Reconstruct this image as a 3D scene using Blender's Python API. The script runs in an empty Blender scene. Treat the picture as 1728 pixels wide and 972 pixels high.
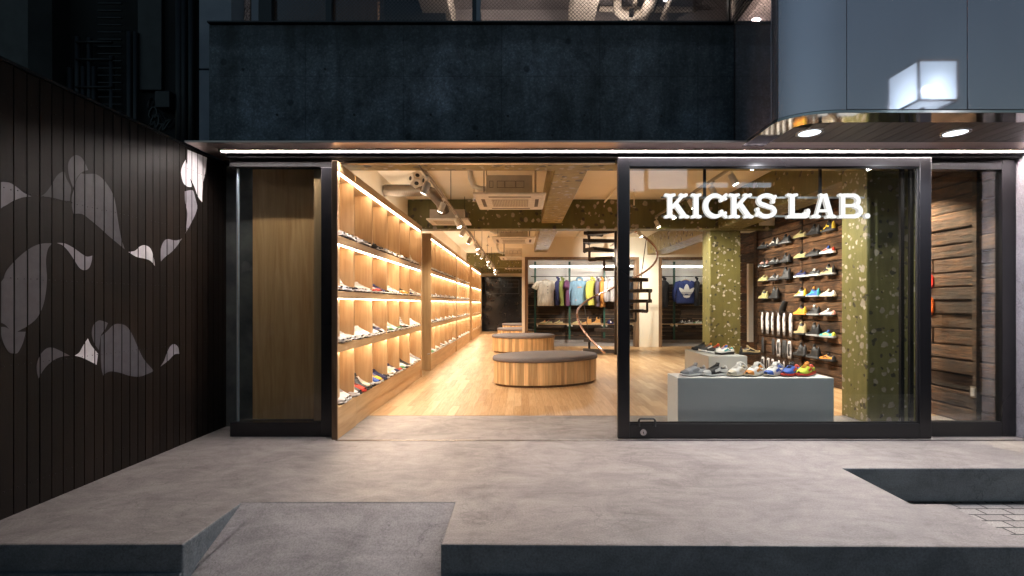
import bpy, bmesh, math, random
from mathutils import Vector, Matrix
random.seed(7)
R = math.radians
sc = bpy.context.scene
col = sc.collection
F, CX, HY, EYE = 810.0, 880.0, 512.0, 1.27      # lens scale, vanishing point and eye height read off the photo
def WX(px, Y): return (px - CX) / F * Y
def WZ(py, Y): return EYE + (HY - py) / F * Y

# ------------------------------------------------------------------ materials
def new_mat(name):
    m = bpy.data.materials.new(name); m.use_nodes = True
    nt = m.node_tree; nt.nodes.clear()
    out = nt.nodes.new('ShaderNodeOutputMaterial')
    return m, nt, out
def N(nt, t, **kw):
    n = nt.nodes.new(t)
    for k, v in kw.items():
        if k.startswith('i_'):
            n.inputs[k[2:].replace('_', ' ')].default_value = v
        else: setattr(n, k, v)
    return n
def c4(c): return (c[0], c[1], c[2], 1.0)
def noise(nt, co, scale, detail=5, stretch=(1, 1, 1), rough=0.6, dist=0.0):
    mp = N(nt, 'ShaderNodeMapping'); mp.inputs['Scale'].default_value = stretch
    nt.links.new(co, mp.inputs['Vector'])
    n = N(nt, 'ShaderNodeTexNoise'); n.inputs['Scale'].default_value = scale
    n.inputs['Detail'].default_value = detail; n.inputs['Roughness'].default_value = rough
    n.inputs['Distortion'].default_value = dist
    nt.links.new(mp.outputs[0], n.inputs['Vector'])
    return n.outputs['Fac']
def ramp(nt, fac, stops):
    r = N(nt, 'ShaderNodeValToRGB'); e = r.color_ramp.elements
    while len(e) < len(stops): e.new(0.5)
    for i, (p, c) in enumerate(stops):
        e[i].position = p
        e[i].color = c4(c) if not isinstance(c, (int, float)) else (c, c, c, 1)
    nt.links.new(fac, r.inputs['Fac']); return r.outputs['Color']
def mixc(nt, fac, a, b, mode='MIX'):
    m = N(nt, 'ShaderNodeMix', data_type='RGBA', blend_type=mode)
    for s, v in ((0, fac), (6, a), (7, b)):
        if isinstance(v, (int, float)): m.inputs[s].default_value = v
        elif isinstance(v, tuple): m.inputs[s].default_value = c4(v)
        else: nt.links.new(v, m.inputs[s])
    return m.outputs[2]
def math_(nt, op, a, b=0.0):
    m = N(nt, 'ShaderNodeMath', operation=op)
    for s, v in ((0, a), (1, b)):
        if isinstance(v, (int, float)): m.inputs[s].default_value = v
        else: nt.links.new(v, m.inputs[s])
    return m.outputs[0]
def principled(nt, out, colour, rough=0.5, metal=0.0, bump=None, bstr=0.3, bdist=0.01, spec=0.5, coat=0.0):
    p = N(nt, 'ShaderNodeBsdfPrincipled')
    for s, v in (('Base Color', colour), ('Roughness', rough)):
        if isinstance(v, tuple): p.inputs[s].default_value = c4(v)
        elif isinstance(v, (int, float)): p.inputs[s].default_value = v
        else: nt.links.new(v, p.inputs[s])
    p.inputs['Metallic'].default_value = metal
    p.inputs['Specular IOR Level'].default_value = spec
    p.inputs['Coat Weight'].default_value = coat
    if bump is not None:
        b = N(nt, 'ShaderNodeBump'); b.inputs['Strength'].default_value = bstr; b.inputs['Distance'].default_value = bdist
        nt.links.new(bump, b.inputs['Height']); nt.links.new(b.outputs[0], p.inputs['Normal'])
    nt.links.new(p.outputs[0], out.inputs['Surface']); return p
def coords(nt, kind='Object'):
    return N(nt, 'ShaderNodeTexCoord').outputs[kind]
MC = {}
def pm(name, c1, c2=None, scale=6, stretch=(1, 1, 1), rough=0.5, metal=0.0, bstr=0.15, bdist=0.004, island=0.0, spec=0.5, coat=0.0, lo=0.35, hi=0.65, detail=5):
    """a two-tone noisy surface"""
    if name in MC: return MC[name]
    m, nt, out = new_mat(name); co = coords(nt)
    f = noise(nt, co, scale, detail, stretch)
    if c2 is None: c2 = tuple(x * 0.82 for x in c1)
    c = ramp(nt, f, [(lo, c2), (hi, c1)])
    if island:
        g = N(nt, 'ShaderNodeNewGeometry')
        k = math_(nt, 'ADD', math_(nt, 'MULTIPLY', g.outputs['Random Per Island'], 2 * island), 1 - island)
        v = N(nt, 'ShaderNodeVectorMath', operation='SCALE')
        nt.links.new(c, v.inputs[0]); nt.links.new(k, v.inputs['Scale']); c = v.outputs[0]
    rr = ramp(nt, f, [(0.3, min(1, rough * 1.15)), (0.7, rough * 0.9)])
    principled(nt, out, c, rr, metal, f, bstr, bdist, spec, coat)
    MC[name] = m; return m
def emit(name, c, s):
    m, nt, out = new_mat(name)
    e = N(nt, 'ShaderNodeEmission'); e.inputs[0].default_value = c4(c); e.inputs[1].default_value = s
    nt.links.new(e.outputs[0], out.inputs['Surface']); return m

def concrete(name, base, dark, bstr=0.2, rough=0.5, stretch=(1, 2.2, 1), marks=0.5):
    m, nt, out = new_mat(name); co = coords(nt)
    big = noise(nt, co, 0.75, 9, stretch, 0.68, 0.9)
    mid = noise(nt, co, 2.4, 10, (1, 1.15, 1), 0.74, 1.2)
    trowel = noise(nt, co, 2.6, 7, (0.5, 1.6, 1), 0.65, 2.8)
    fine = noise(nt, co, 90, 5, (1, 1, 1), 0.8)
    c = ramp(nt, big, [(0.34, dark), (0.48, tuple(0.55 * a + 0.45 * b for a, b in zip(base, dark))), (0.56, base), (0.70, tuple(min(1, x * 1.25) for x in base))])
    c = mixc(nt, marks, c, ramp(nt, mid, [(0.34, tuple(x * 0.5 for x in base)), (0.5, base), (0.66, tuple(min(1, x * 1.3) for x in base))]))
    c = mixc(nt, 0.30, c, ramp(nt, trowel, [(0.36, tuple(x * 0.55 for x in base)), (0.62, tuple(min(1, x * 1.25) for x in base))]))
    c = mixc(nt, 0.55, c, ramp(nt, fine, [(0.36, 0.45), (0.62, 1.25)]), 'MULTIPLY')
    # pits and drips
    v = N(nt, 'ShaderNodeTexVoronoi'); v.inputs['Scale'].default_value = 7.5; nt.links.new(co, v.inputs['Vector'])
    pit = ramp(nt, v.outputs['Distance'], [(0.02, 0.3), (0.04, 1.0)])
    c = mixc(nt, 0.9, c, pit, 'MULTIPLY')
    # a few hairline cracks
    wv = N(nt, 'ShaderNodeTexNoise'); wv.inputs['Scale'].default_value = 3.0; wv.inputs['Detail'].default_value = 6; nt.links.new(co, wv.inputs['Vector'])
    ad = N(nt, 'ShaderNodeVectorMath', operation='ADD'); nt.links.new(co, ad.inputs[0]); nt.links.new(wv.outputs['Color'], ad.inputs[1])
    ck = N(nt, 'ShaderNodeTexVoronoi', feature='DISTANCE_TO_EDGE'); ck.inputs['Scale'].default_value = 0.55; nt.links.new(ad.outputs[0], ck.inputs['Vector'])
    c = mixc(nt, 0.38, c, ramp(nt, ck.outputs['Distance'], [(0.0012, 0.25), (0.004, 1.0)]), 'MULTIPLY')
    rr = ramp(nt, mid, [(0.3, rough + 0.2), (0.7, rough - 0.10)])
    hh = math_(nt, 'ADD', math_(nt, 'MULTIPLY', mid, 0.7), math_(nt, 'MULTIPLY', fine, 0.25))
    principled(nt, out, c, rr, 0, hh, bstr, 0.006)
    return m
M = {}
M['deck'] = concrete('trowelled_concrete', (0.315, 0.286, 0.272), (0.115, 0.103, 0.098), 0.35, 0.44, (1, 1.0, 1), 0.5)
M['ramp'] = concrete('ramp_concrete', (0.40, 0.375, 0.37), (0.20, 0.185, 0.185), 0.3, 0.55, (1, 1, 1))
M['riser'] = concrete('shaded_riser_concrete', (0.19, 0.225, 0.25), (0.08, 0.10, 0.12), 0.5, 0.6, (1, 1, 2))  # darker and bluer than the slab top: shade put into the colour
M['sidewall'] = concrete('pale_concrete', (0.33, 0.31, 0.345), (0.25, 0.235, 0.26), 0.2, 0.7, (1, 1, 1), 0.3)

def facade_concrete():
    m, nt, out = new_mat('dark_formed_concrete'); co = coords(nt)
    sx = N(nt, 'ShaderNodeSeparateXYZ'); nt.links.new(co, sx.inputs[0])
    big = noise(nt, co, 0.7, 6, (1, 1, 1.2), 0.65, 0.7)
    streak = noise(nt, co, 3.0, 6, (1.6, 1, 0.25), 0.6, 0.3)
    fine = noise(nt, co, 55, 5, (1, 1, 1), 0.75)
    patch = noise(nt, co, 4.2, 8, (1, 1, 1), 0.75, 0.5)
    c = ramp(nt, big, [(0.34, (0.035, 0.042, 0.046)), (0.5, (0.09, 0.108, 0.125)), (0.70, (0.28, 0.34, 0.42))])
    c = mixc(nt, 0.55, c, ramp(nt, streak, [(0.35, (0.05, 0.062, 0.065)), (0.68, (0.22, 0.275, 0.32))]))
    c = mixc(nt, 0.7, c, ramp(nt, patch, [(0.34, 0.2), (0.46, 0.75), (0.7, 1.5)]), 'MULTIPLY')
    c = mixc(nt, 0.55, c, ramp(nt, fine, [(0.40, 0.3), (0.56, 1.0), (0.66, 2.2)]), 'MULTIPLY')
    # board joints: x every 0.9 m, and one lift line
    def line(val, period, off, w):
        a = math_(nt, 'FRACT', math_(nt, 'DIVIDE', math_(nt, 'ADD', val, off + 90.0), period))
        return math_(nt, 'GREATER_THAN', a, w / period)
    jx = line(sx.outputs[0], 0.92, 0.35, 0.008); jz = line(sx.outputs[2], 0.595, 0.02, 0.006)
    j = math_(nt, 'MULTIPLY', jx, jz)
    c = mixc(nt, 0.45, c, ramp(nt, j, [(0.0, 0.2), (1.0, 1.0)]), 'MULTIPLY')
    # dark band along the top edge where water has stained it
    nz = noise(nt, co, 2.5, 6, (1, 1, 1), 0.7, 0.5)
    zz = math_(nt, 'ADD', sx.outputs[2], math_(nt, 'MULTIPLY', nz, 0.35))
    c = mixc(nt, 0.65, c, ramp(nt, math_(nt, 'SUBTRACT', zz, 3.0), [(0.83, 1.0), (0.90, 0.3)]), 'MULTIPLY')
    # tie holes and knocks
    v = N(nt, 'ShaderNodeTexVoronoi'); v.inputs['Scale'].default_value = 2.3
    mp = N(nt, 'ShaderNodeMapping'); mp.inputs['Scale'].default_value = (1, 0.01, 1)
    nt.links.new(co, mp.inputs[0]); nt.links.new(mp.outputs[0], v.inputs['Vector'])
    pit = ramp(nt, v.outputs['Distance'], [(0.055, 0.22), (0.085, 1.0)])
    c = mixc(nt, 0.8, c, pit, 'MULTIPLY')
    hh = math_(nt, 'ADD', math_(nt, 'MULTIPLY', patch, 0.5), math_(nt, 'ADD', math_(nt, 'MULTIPLY', fine, 0.5), math_(nt, 'MULTIPLY', j, 0.3)))
    principled(nt, out, c, 0.62, 0, hh, 0.6, 0.008)
    return m
M['facade'] = facade_concrete()

def olive(name, base, seed, gouge=0.0, st=(1, 1, 1), fs=1.0):
    """old olive paint with knocked-off patches of adhesive: pale plaster and dark scars"""
    m, nt, out = new_mat(name); co = coords(nt)
    mp = N(nt, 'ShaderNodeMapping'); mp.inputs['Location'].default_value = (seed * 3.1, seed * 1.7, seed * 2.3)
    nt.links.new(co, mp.inputs[0]); co2 = mp.outputs[0]
    wob = N(nt, 'ShaderNodeTexNoise'); wob.inputs['Scale'].default_value = 11; wob.inputs['Detail'].default_value = 6; nt.links.new(co2, wob.inputs['Vector'])
    sb = N(nt, 'ShaderNodeVectorMath', operation='SUBTRACT'); sb.inputs[1].default_value = (0.5, 0.5, 0.5); nt.links.new(wob.outputs['Color'], sb.inputs[0])
    scl = N(nt, 'ShaderNodeVectorMath', operation='SCALE'); scl.inputs['Scale'].default_value = 0.085; nt.links.new(sb.outputs[0], scl.inputs[0])
    ad = N(nt, 'ShaderNodeVectorMath', operation='ADD'); nt.links.new(co2, ad.inputs[0]); nt.links.new(scl.outputs[0], ad.inputs[1])
    stm = N(nt, 'ShaderNodeMapping'); stm.inputs['Scale'].default_value = st; nt.links.new(ad.outputs[0], stm.inputs[0])
    big = noise(nt, co2, 1.6, 6, (1, 1, 1), 0.65, 0.6)
    c = ramp(nt, big, [(0.3, tuple(x * 0.72 for x in base)), (0.7, tuple(x * 1.2 for x in base))])
    drip = noise(nt, co2, 5, 6, (2, 2, 0.25), 0.6)
    c = mixc(nt, 0.35, c, ramp(nt, drip, [(0.3, tuple(x * 0.5 for x in base)), (0.6, tuple(x * 1.25 for x in base))]))
    h = None
    for sc_, lo, hi, colr, off, thr in ((6.4, 0.25, 0.30, (0.045, 0.04, 0.025), 5.0, 0.50), (7.6, 0.27, 0.32, (0.38, 0.33, 0.26), 0.0, 0.46), (12.0, 0.27, 0.32, (0.50, 0.44, 0.36), 9.0, 0.52), (8.0, 0.25, 0.3, (0.05, 0.042, 0.03), 13.0, 0.58), (4.0, 0.2, 0.23, (0.36, 0.31, 0.25), 17.0, 0.62)):
        o = N(nt, 'ShaderNodeVectorMath', operation='ADD'); o.inputs[1].default_value = (off, off, off)
        nt.links.new(stm.outputs[0], o.inputs[0])
        v = N(nt, 'ShaderNodeTexVoronoi'); v.inputs['Scale'].default_value = sc_ * fs; v.inputs['Randomness'].default_value = 1.0
        nt.links.new(o.outputs[0], v.inputs['Vector'])
        sc3 = N(nt, 'ShaderNodeSeparateColor'); nt.links.new(v.outputs['Color'], sc3.inputs[0])
        keep = math_(nt, 'GREATER_THAN', sc3.outputs[0], thr)
        # patch radius differs from cell to cell
        dist = math_(nt, 'DIVIDE', v.outputs['Distance'], math_(nt, 'ADD', math_(nt, 'MULTIPLY', sc3.outputs[1], 0.85), 0.35))
        mask = math_(nt, 'MULTIPLY', ramp(nt, dist, [(lo, 1.0), (hi, 0.0)]), keep)
        c = mixc(nt, math_(nt, 'MULTIPLY', mask, 0.93), c, mixc(nt, 0.5, colr, ramp(nt, wob.outputs['Fac'], [(0.3, tuple(x * 0.5 for x in colr)), (0.7, tuple(x * 1.1 for x in colr))])))
        h = mask if h is None else math_(nt, 'MAXIMUM', h, mask)
    if gouge:
        gn = noise(nt, co2, 9, 5, (0.35, 3.2, 1), 0.6, 0.6)
        gm_ = ramp(nt, gn, [(0.36, gouge), (0.41, 0.0)])
        c = mixc(nt, gm_, c, (0.07, 0.045, 0.02)); h = math_(nt, 'MAXIMUM', h, gm_)
    fine = noise(nt, co2, 45, 4)
    hh = math_(nt, 'SUBTRACT', math_(nt, 'MULTIPLY', fine, 0.4), h)
    principled(nt, out, c, 0.42, 0, hh, 0.5, 0.006)
    return m
M['olive'] = olive('peeling_olive_paint', (0.135, 0.116, 0.030), 1)
M['olive_gold'] = olive('gouged_olive_paint', (0.27, 0.20, 0.055), 3, 0.9)
M['olive_dark'] = olive('chipped_olive_paint', (0.115, 0.108, 0.030), 2)
M['olive_near'] = olive('mossy_olive_paint', (0.165, 0.150, 0.052), 4, fs=1.45)
M['olive_rear'] = olive('scarred_olive_paint', (0.125, 0.108, 0.034), 6, fs=1.25)

def planks_floor():
    m, nt, out = new_mat('oak_strip_floor'); co = coords(nt)
    mp = N(nt, 'ShaderNodeMapping'); mp.inputs['Rotation'].default_value = (0, 0, R(90)); nt.links.new(co, mp.inputs[0])
    b = N(nt, 'ShaderNodeTexBrick'); b.offset = 0.37; b.offset_frequency = 2
    b.inputs['Scale'].default_value = 1.0; b.inputs['Brick Width'].default_value = 0.85; b.inputs['Row Height'].default_value = 0.095
    b.inputs['Mortar Size'].default_value = 0.0012; b.inputs['Mortar Smooth'].default_value = 0.2
    b.inputs['Color1'].default_value = (0, 0, 0, 1); b.inputs['Color2'].default_value = (1, 1, 1, 1); b.inputs['Mortar'].default_value = (0.5, 0.5, 0.5, 1)
    nt.links.new(mp.outputs[0], b.inputs['Vector'])
    c = ramp(nt, b.outputs['Color'], [(0.0, (0.30, 0.165, 0.075)), (0.35, (0.42, 0.255, 0.125)), (0.7, (0.50, 0.32, 0.17)), (1.0, (0.66, 0.48, 0.29))])
    g = noise(nt, co, 5, 7, (9, 0.6, 1), 0.65, 0.8)
    c = mixc(nt, 0.45, c, ramp(nt, g, [(0.3, (0.30, 0.165, 0.07)), (0.7, (0.58, 0.38, 0.20))]))
    c = mixc(nt, 1.0, c, ramp(nt, b.outputs['Fac'], [(0.2, 1.0), (0.9, 0.45)]), 'MULTIPLY')
    rr = ramp(nt, g, [(0.3, 0.42), (0.7, 0.28)])
    principled(nt, out, c, rr, 0, math_(nt, 'SUBTRACT', math_(nt, 'MULTIPLY', g, 0.2), b.outputs['Fac']), 0.25, 0.002)
    return m
M['oakfloor'] = planks_floor()
def grain(name, ca, cb, cc, axis='z', rough=0.45, island=0.12):
    m, nt, out = new_mat(name); co = coords(nt)
    st = {'z': (7, 7, 0.55), 'y': (7, 0.5, 7), 'x': (0.5, 7, 7)}[axis]
    g = noise(nt, co, 2.6, 8, st, 0.62, 1.2)
    g2 = noise(nt, co, 0.9, 4, st, 0.5, 2.5)
    c = ramp(nt, g, [(0.28, ca), (0.5, cb), (0.72, cc)])
    c = mixc(nt, 0.4, c, ramp(nt, g2, [(0.35, ca), (0.6, cc)]))
    geo = N(nt, 'ShaderNodeNewGeometry')
    k = math_(nt, 'ADD', math_(nt, 'MULTIPLY', geo.outputs['Random Per Island'], 2 * island), 1 - island)
    v = N(nt, 'ShaderNodeVectorMath', operation='SCALE'); nt.links.new(c, v.inputs[0]); nt.links.new(k, v.inputs['Scale'])
    principled(nt, out, v.outputs[0], rough, 0, g, 0.15, 0.003)
    return m
M['oak_v'] = grain('oak_veneer_upright', (0.43, 0.26, 0.125), (0.55, 0.36, 0.18), (0.63, 0.44, 0.24), 'z')
M['oak_h'] = grain('oak_veneer_lengthwise', (0.43, 0.26, 0.125), (0.55, 0.36, 0.18), (0.63, 0.44, 0.24), 'y')
M['oak_face'] = grain('oak_veneer_flat', (0.56, 0.30, 0.11), (0.74, 0.43, 0.18), (0.84, 0.56, 0.27), 'z', 0.4)
M['staves'] = grain('mixed_oak_staves', (0.44, 0.26, 0.12), (0.60, 0.39, 0.19), (0.74, 0.54, 0.30), 'z', 0.4, 0.42)
M['lumber'] = grain('rough_sawn_lumber', (0.09, 0.05, 0.025), (0.16, 0.095, 0.05), (0.23, 0.14, 0.08), 'z', 0.7)
def old_timber():
    m, nt, out = new_mat('weathered_barn_timber'); co = coords(nt)
    geo = N(nt, 'ShaderNodeNewGeometry'); rnd = geo.outputs['Random Per Island']
    sh = N(nt, 'ShaderNodeVectorMath', operation='ADD'); cmb = N(nt, 'ShaderNodeCombineXYZ')
    nt.links.new(math_(nt, 'MULTIPLY', rnd, 37.0), cmb.inputs[1]); nt.links.new(co, sh.inputs[0]); nt.links.new(cmb.outputs[0], sh.inputs[1])
    g = noise(nt, sh.outputs[0], 3.6, 10, (6, 0.9, 9), 0.75, 0.5)
    blot = noise(nt, sh.outputs[0], 2.2, 6, (1, 0.8, 1.5), 0.65, 0.6)
    crack = noise(nt, sh.outputs[0], 2.0, 7, (5, 0.7, 16), 0.7, 0.2)
    c = ramp(nt, g, [(0.34, (0.010, 0.007, 0.005)), (0.46, (0.045, 0.024, 0.013)), (0.57, (0.16, 0.070, 0.030)), (0.74, (0.50, 0.235, 0.09))])
    c = mixc(nt, 0.5, c, ramp(nt, blot, [(0.34, (0.02, 0.014, 0.01)), (0.5, (0.07, 0.038, 0.022)), (0.68, (0.24, 0.135, 0.068))]))
    c = mixc(nt, 0.9, c, ramp(nt, crack, [(0.34, 0.08), (0.40, 1.0)]), 'MULTIPLY')
    k = math_(nt, 'ADD', math_(nt, 'MULTIPLY', rnd, 1.1), 0.45)
    v = N(nt, 'ShaderNodeVectorMath', operation='SCALE'); nt.links.new(c, v.inputs[0]); nt.links.new(k, v.inputs['Scale'])
    hh = math_(nt, 'ADD', g, ramp(nt, crack, [(0.3, 0.0), (0.42, 0.6)]))
    principled(nt, out, v.outputs[0], 0.66, 0, hh, 1.0, 0.032, spec=0.3)
    return m
M['timber'] = old_timber()
def fence_mat():
    m, nt, out = new_mat('dark_stained_boards'); co = coords(nt)
    g = noise(nt, co, 2.5, 8, (7, 7, 0.5), 0.65, 0.8)
    geo = N(nt, 'ShaderNodeNewGeometry')
    lg = noise(nt, co, 0.7, 4, (1, 1, 1), 0.6, 0.8)
    c = ramp(nt, g, [(0.3, (0.0035, 0.0028, 0.0026)), (0.7, (0.013, 0.009, 0.0075))])
    c = mixc(nt, 0.6, c, ramp(nt, lg, [(0.35, (0.003, 0.003, 0.0033)), (0.65, (0.019, 0.012, 0.008))]))
    k = math_(nt, 'ADD', math_(nt, 'MULTIPLY', geo.outputs['Random Per Island'], 0.6), 0.7)
    v = N(nt, 'ShaderNodeVectorMath', operation='SCALE'); nt.links.new(c, v.inputs[0]); nt.links.new(k, v.inputs['Scale'])
    principled(nt, out, v.outputs[0], 0.5, 0, g, 0.25, 0.004, spec=0.25)
    return m
M['fence'] = fence_mat()
M['paint_white'] = pm('mural_white', (0.70, 0.68, 0.70), scale=12, rough=0.5)
M['paint_light'] = pm('mural_pale_grey', (0.26, 0.25, 0.28), scale=12, rough=0.5)
M['paint_grey'] = pm('mural_grey', (0.085, 0.082, 0.094), scale=12, rough=0.5)
M['paint_dark'] = pm('mural_dark_grey', (0.055, 0.055, 0.062), scale=12, rough=0.5)
M['black'] = pm('black_powder_coat', (0.016, 0.016, 0.018), scale=0.4, detail=0, rough=0.36, bstr=0.0)
M['blackmetal'] = pm('dark_frame_metal', (0.012, 0.0115, 0.014), scale=0.4, detail=0, rough=0.27, bstr=0.0, spec=0.55)
M['steel'] = pm('brushed_steel', (0.50, 0.49, 0.50), (0.40, 0.39, 0.40), scale=8, stretch=(0.2, 12, 12), rough=0.24, metal=1.0, bstr=0.05)
M['dull_steel'] = pm('dull_brown_steel', (0.66, 0.54, 0.48), (0.54, 0.44, 0.39), scale=8, stretch=(0.2, 12, 12), rough=0.33, metal=1.0, bstr=0.05)
M['chrome'] = pm('polished_steel', (0.62, 0.59, 0.57), scale=3, rough=0.07, metal=1.0, bstr=0.0)
M['cream'] = pm('cream_paint', (0.86, 0.79, 0.67), (0.80, 0.73, 0.60), scale=1.2, rough=0.75, bstr=0.1)
M['white'] = pm('white_paint', (0.80, 0.79, 0.77), (0.74, 0.73, 0.71), scale=2, rough=0.6, bstr=0.05)
M['whiteplastic'] = pm('white_plastic', (0.75, 0.72, 0.66), scale=10, rough=0.4, bstr=0.02)
M['rawceil'] = pm('raw_ceiling', (0.36, 0.33, 0.32), (0.27, 0.245, 0.235), scale=1.5, rough=0.8, bstr=0.3)
M['galv'] = pm('galvanised_metal', (0.42, 0.38, 0.33), (0.33, 0.29, 0.25), scale=5, rough=0.42, metal=0.8, bstr=0.1)
M['grey_slats'] = pm('brown_grey_soffit_boards', (0.11, 0.095, 0.09), scale=5, stretch=(9, 0.5, 1), rough=0.45, island=0.12)
M['green'] = pm('green_steel_post', (0.018, 0.085, 0.062), scale=9, rough=0.4)
M['cushion'] = pm('grey_wool_cushion', (0.20, 0.18, 0.185), (0.15, 0.135, 0.14), scale=160, rough=0.9, bstr=0.5, bdist=0.002)
M['darkwall'] = pm('unlit_wall', (0.006, 0.0058, 0.0066), (0.003, 0.003, 0.0035), scale=1.1, rough=0.8, bstr=0.3, bdist=0.01)  # near-black colour stands in for the lack of light on these walls
M['darkpipe'] = pm('dark_pipe', (0.012, 0.0115, 0.0135), scale=6, rough=0.5)
M['copper'] = pm('worn_copper_rail', (0.62, 0.42, 0.36), (0.45, 0.33, 0.30), scale=6, rough=0.25, metal=1.0, bstr=0.02)
M['stair'] = pm('rusted_black_steel', (0.045, 0.033, 0.028), (0.022, 0.018, 0.016), scale=14, rough=0.55, bstr=0.3)
M['bluegrey'] = pm('pale_blue_pillar', (0.30, 0.33, 0.38), (0.22, 0.24, 0.28), scale=1.5, rough=0.6)
M['asphalt'] = pm('asphalt', (0.055, 0.055, 0.058), (0.035, 0.035, 0.037), scale=60, rough=0.85, bstr=0.6)
M['edge'] = pm('lit_glass_edge', (0.55, 0.66, 0.78), scale=5, rough=0.2)  # opaque pale strip, paints the light that the glass edge catches

def panels_mat():
    m, nt, out = new_mat('glossy_blue_grey_panel'); co = coords(nt)
    big = noise(nt, co, 0.8, 4, (1, 1, 0.6), 0.5, 0.3)
    c = ramp(nt, big, [(0.3, (0.74, 0.64, 0.69)), (0.7, (0.90, 0.79, 0.84))])
    rr = ramp(nt, noise(nt, co, 3.0, 5, (2, 2, 0.4)), [(0.3, 0.015), (0.7, 0.04)])
    p = principled(nt, out, c, rr, 0.0, noise(nt, co, 0.7, 2), 0.03, 0.02, 0.9)
    p.inputs['Metallic'].default_value = 0.8
    return m
M['panel'] = panels_mat()
def glass(name, tint=(0.93, 0.95, 0.94), refl=1.0, ior=1.5):
    m, nt, out = new_mat(name)
    fr = N(nt, 'ShaderNodeFresnel'); fr.inputs[0].default_value = ior
    tr = N(nt, 'ShaderNodeBsdfTransparent'); tr.inputs[0].default_value = c4(tint)
    gl = N(nt, 'ShaderNodeBsdfGlossy'); gl.inputs['Roughness'].default_value = 0.0; gl.inputs[0].default_value = (1, 1, 1, 1)
    mx = N(nt, 'ShaderNodeMixShader'); nt.links.new(math_(nt, 'MULTIPLY', fr.outputs[0], refl), mx.inputs[0])
    nt.links.new(tr.outputs[0], mx.inputs[1]); nt.links.new(gl.outputs[0], mx.inputs[2]); nt.links.new(mx.outputs[0], out.inputs['Surface'])
    return m
M['glass'] = glass('clear_glass', refl=0.55)
M['softglass'] = glass('thin_clear_glass', refl=0.28)
M['darkglass'] = glass('dim_glass', (0.6, 0.62, 0.62), 0.6)
def wired():
    m, nt, out = new_mat('wired_glass'); co = coords(nt)
    s = N(nt, 'ShaderNodeSeparateXYZ'); nt.links.new(co, s.inputs[0])
    def ln(sign):
        a = math_(nt, 'ADD', s.outputs[0], math_(nt, 'MULTIPLY', s.outputs[2], sign))
        a = math_(nt, 'FRACT', math_(nt, 'MULTIPLY', math_(nt, 'ADD', a, 50.0), 26.0))
        return math_(nt, 'LESS_THAN', a, 0.09)
    w = math_(nt, 'MAXIMUM', ln(1.0), ln(-1.0))
    tr = N(nt, 'ShaderNodeBsdfTransparent'); tr.inputs[0].default_value = (0.8, 0.8, 0.82, 1)
    gl = N(nt, 'ShaderNodeBsdfGlossy'); gl.inputs['Roughness'].default_value = 0.03
    fr = N(nt, 'ShaderNodeFresnel'); fr.inputs[0].default_value = 1.5
    mx = N(nt, 'ShaderNodeMixShader'); nt.links.new(fr.outputs[0], mx.inputs[0]); nt.links.new(tr.outputs[0], mx.inputs[1]); nt.links.new(gl.outputs[0], mx.inputs[2])
    d = N(nt, 'ShaderNodeBsdfDiffuse'); d.inputs[0].default_value = (0.12, 0.11, 0.11, 1)
    m2 = N(nt, 'ShaderNodeMixShader'); nt.links.new(w, m2.inputs[0]); nt.links.new(mx.outputs[0], m2.inputs[1]); nt.links.new(d.outputs[0], m2.inputs[2])
    nt.links.new(m2.outputs[0], out.inputs['Surface'])
    return m
M['wired'] = wired()
def pavers():
    m, nt, out = new_mat('granite_setts'); co = coords(nt)
    b = N(nt, 'ShaderNodeTexBrick'); b.inputs['Scale'].default_value = 1.0; b.inputs['Brick Width'].default_value = 0.2; b.inputs['Row Height'].default_value = 0.1
    b.inputs['Mortar Size'].default_value = 0.007; b.inputs['Color1'].default_value = (0.42, 0.39, 0.36, 1); b.inputs['Color2'].default_value = (0.30, 0.275, 0.26, 1); b.inputs['Mortar'].default_value = (0.03, 0.028, 0.026, 1)
    nt.links.new(co, b.inputs['Vector'])
    sp = noise(nt, co, 140, 3, (1, 1, 1), 0.8)
    c = mixc(nt, 0.7, b.outputs['Color'], ramp(nt, sp, [(0.38, 0.35), (0.58, 1.3)]), 'MULTIPLY')
    principled(nt, out, c, 0.6, 0, math_(nt, 'SUBTRACT', math_(nt, 'MULTIPLY', sp, 0.3), b.outputs['Fac']), 0.6, 0.01)
    return m
M['pavers'] = pavers()

L = {}
L['led'] = emit('warm_led', (1.0, 0.83, 0.64), 12.0)
L['facade_led'] = emit('neutral_led', (1.0, 0.88, 0.84), 110.0)
L['ceiling_fill'] = emit('ceiling_fill_led', (1.0, 0.86, 0.70), 6.0)  # fill for the ceiling, added on top of the shelving
L['tube'] = emit('white_tube', (1.0, 0.95, 0.88), 9.0)
L['sign'] = emit('sign_white', (1.0, 0.97, 0.95), 0.45)
L['sign_side'] = emit('sign_return', (1.0, 0.92, 0.88), 0.26)
L['down'] = emit('downlight_lens', (0.80, 0.93, 1.0), 1.3)
L['spot'] = emit('spot_lens', (1.0, 0.90, 0.74), 14.0)

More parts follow.
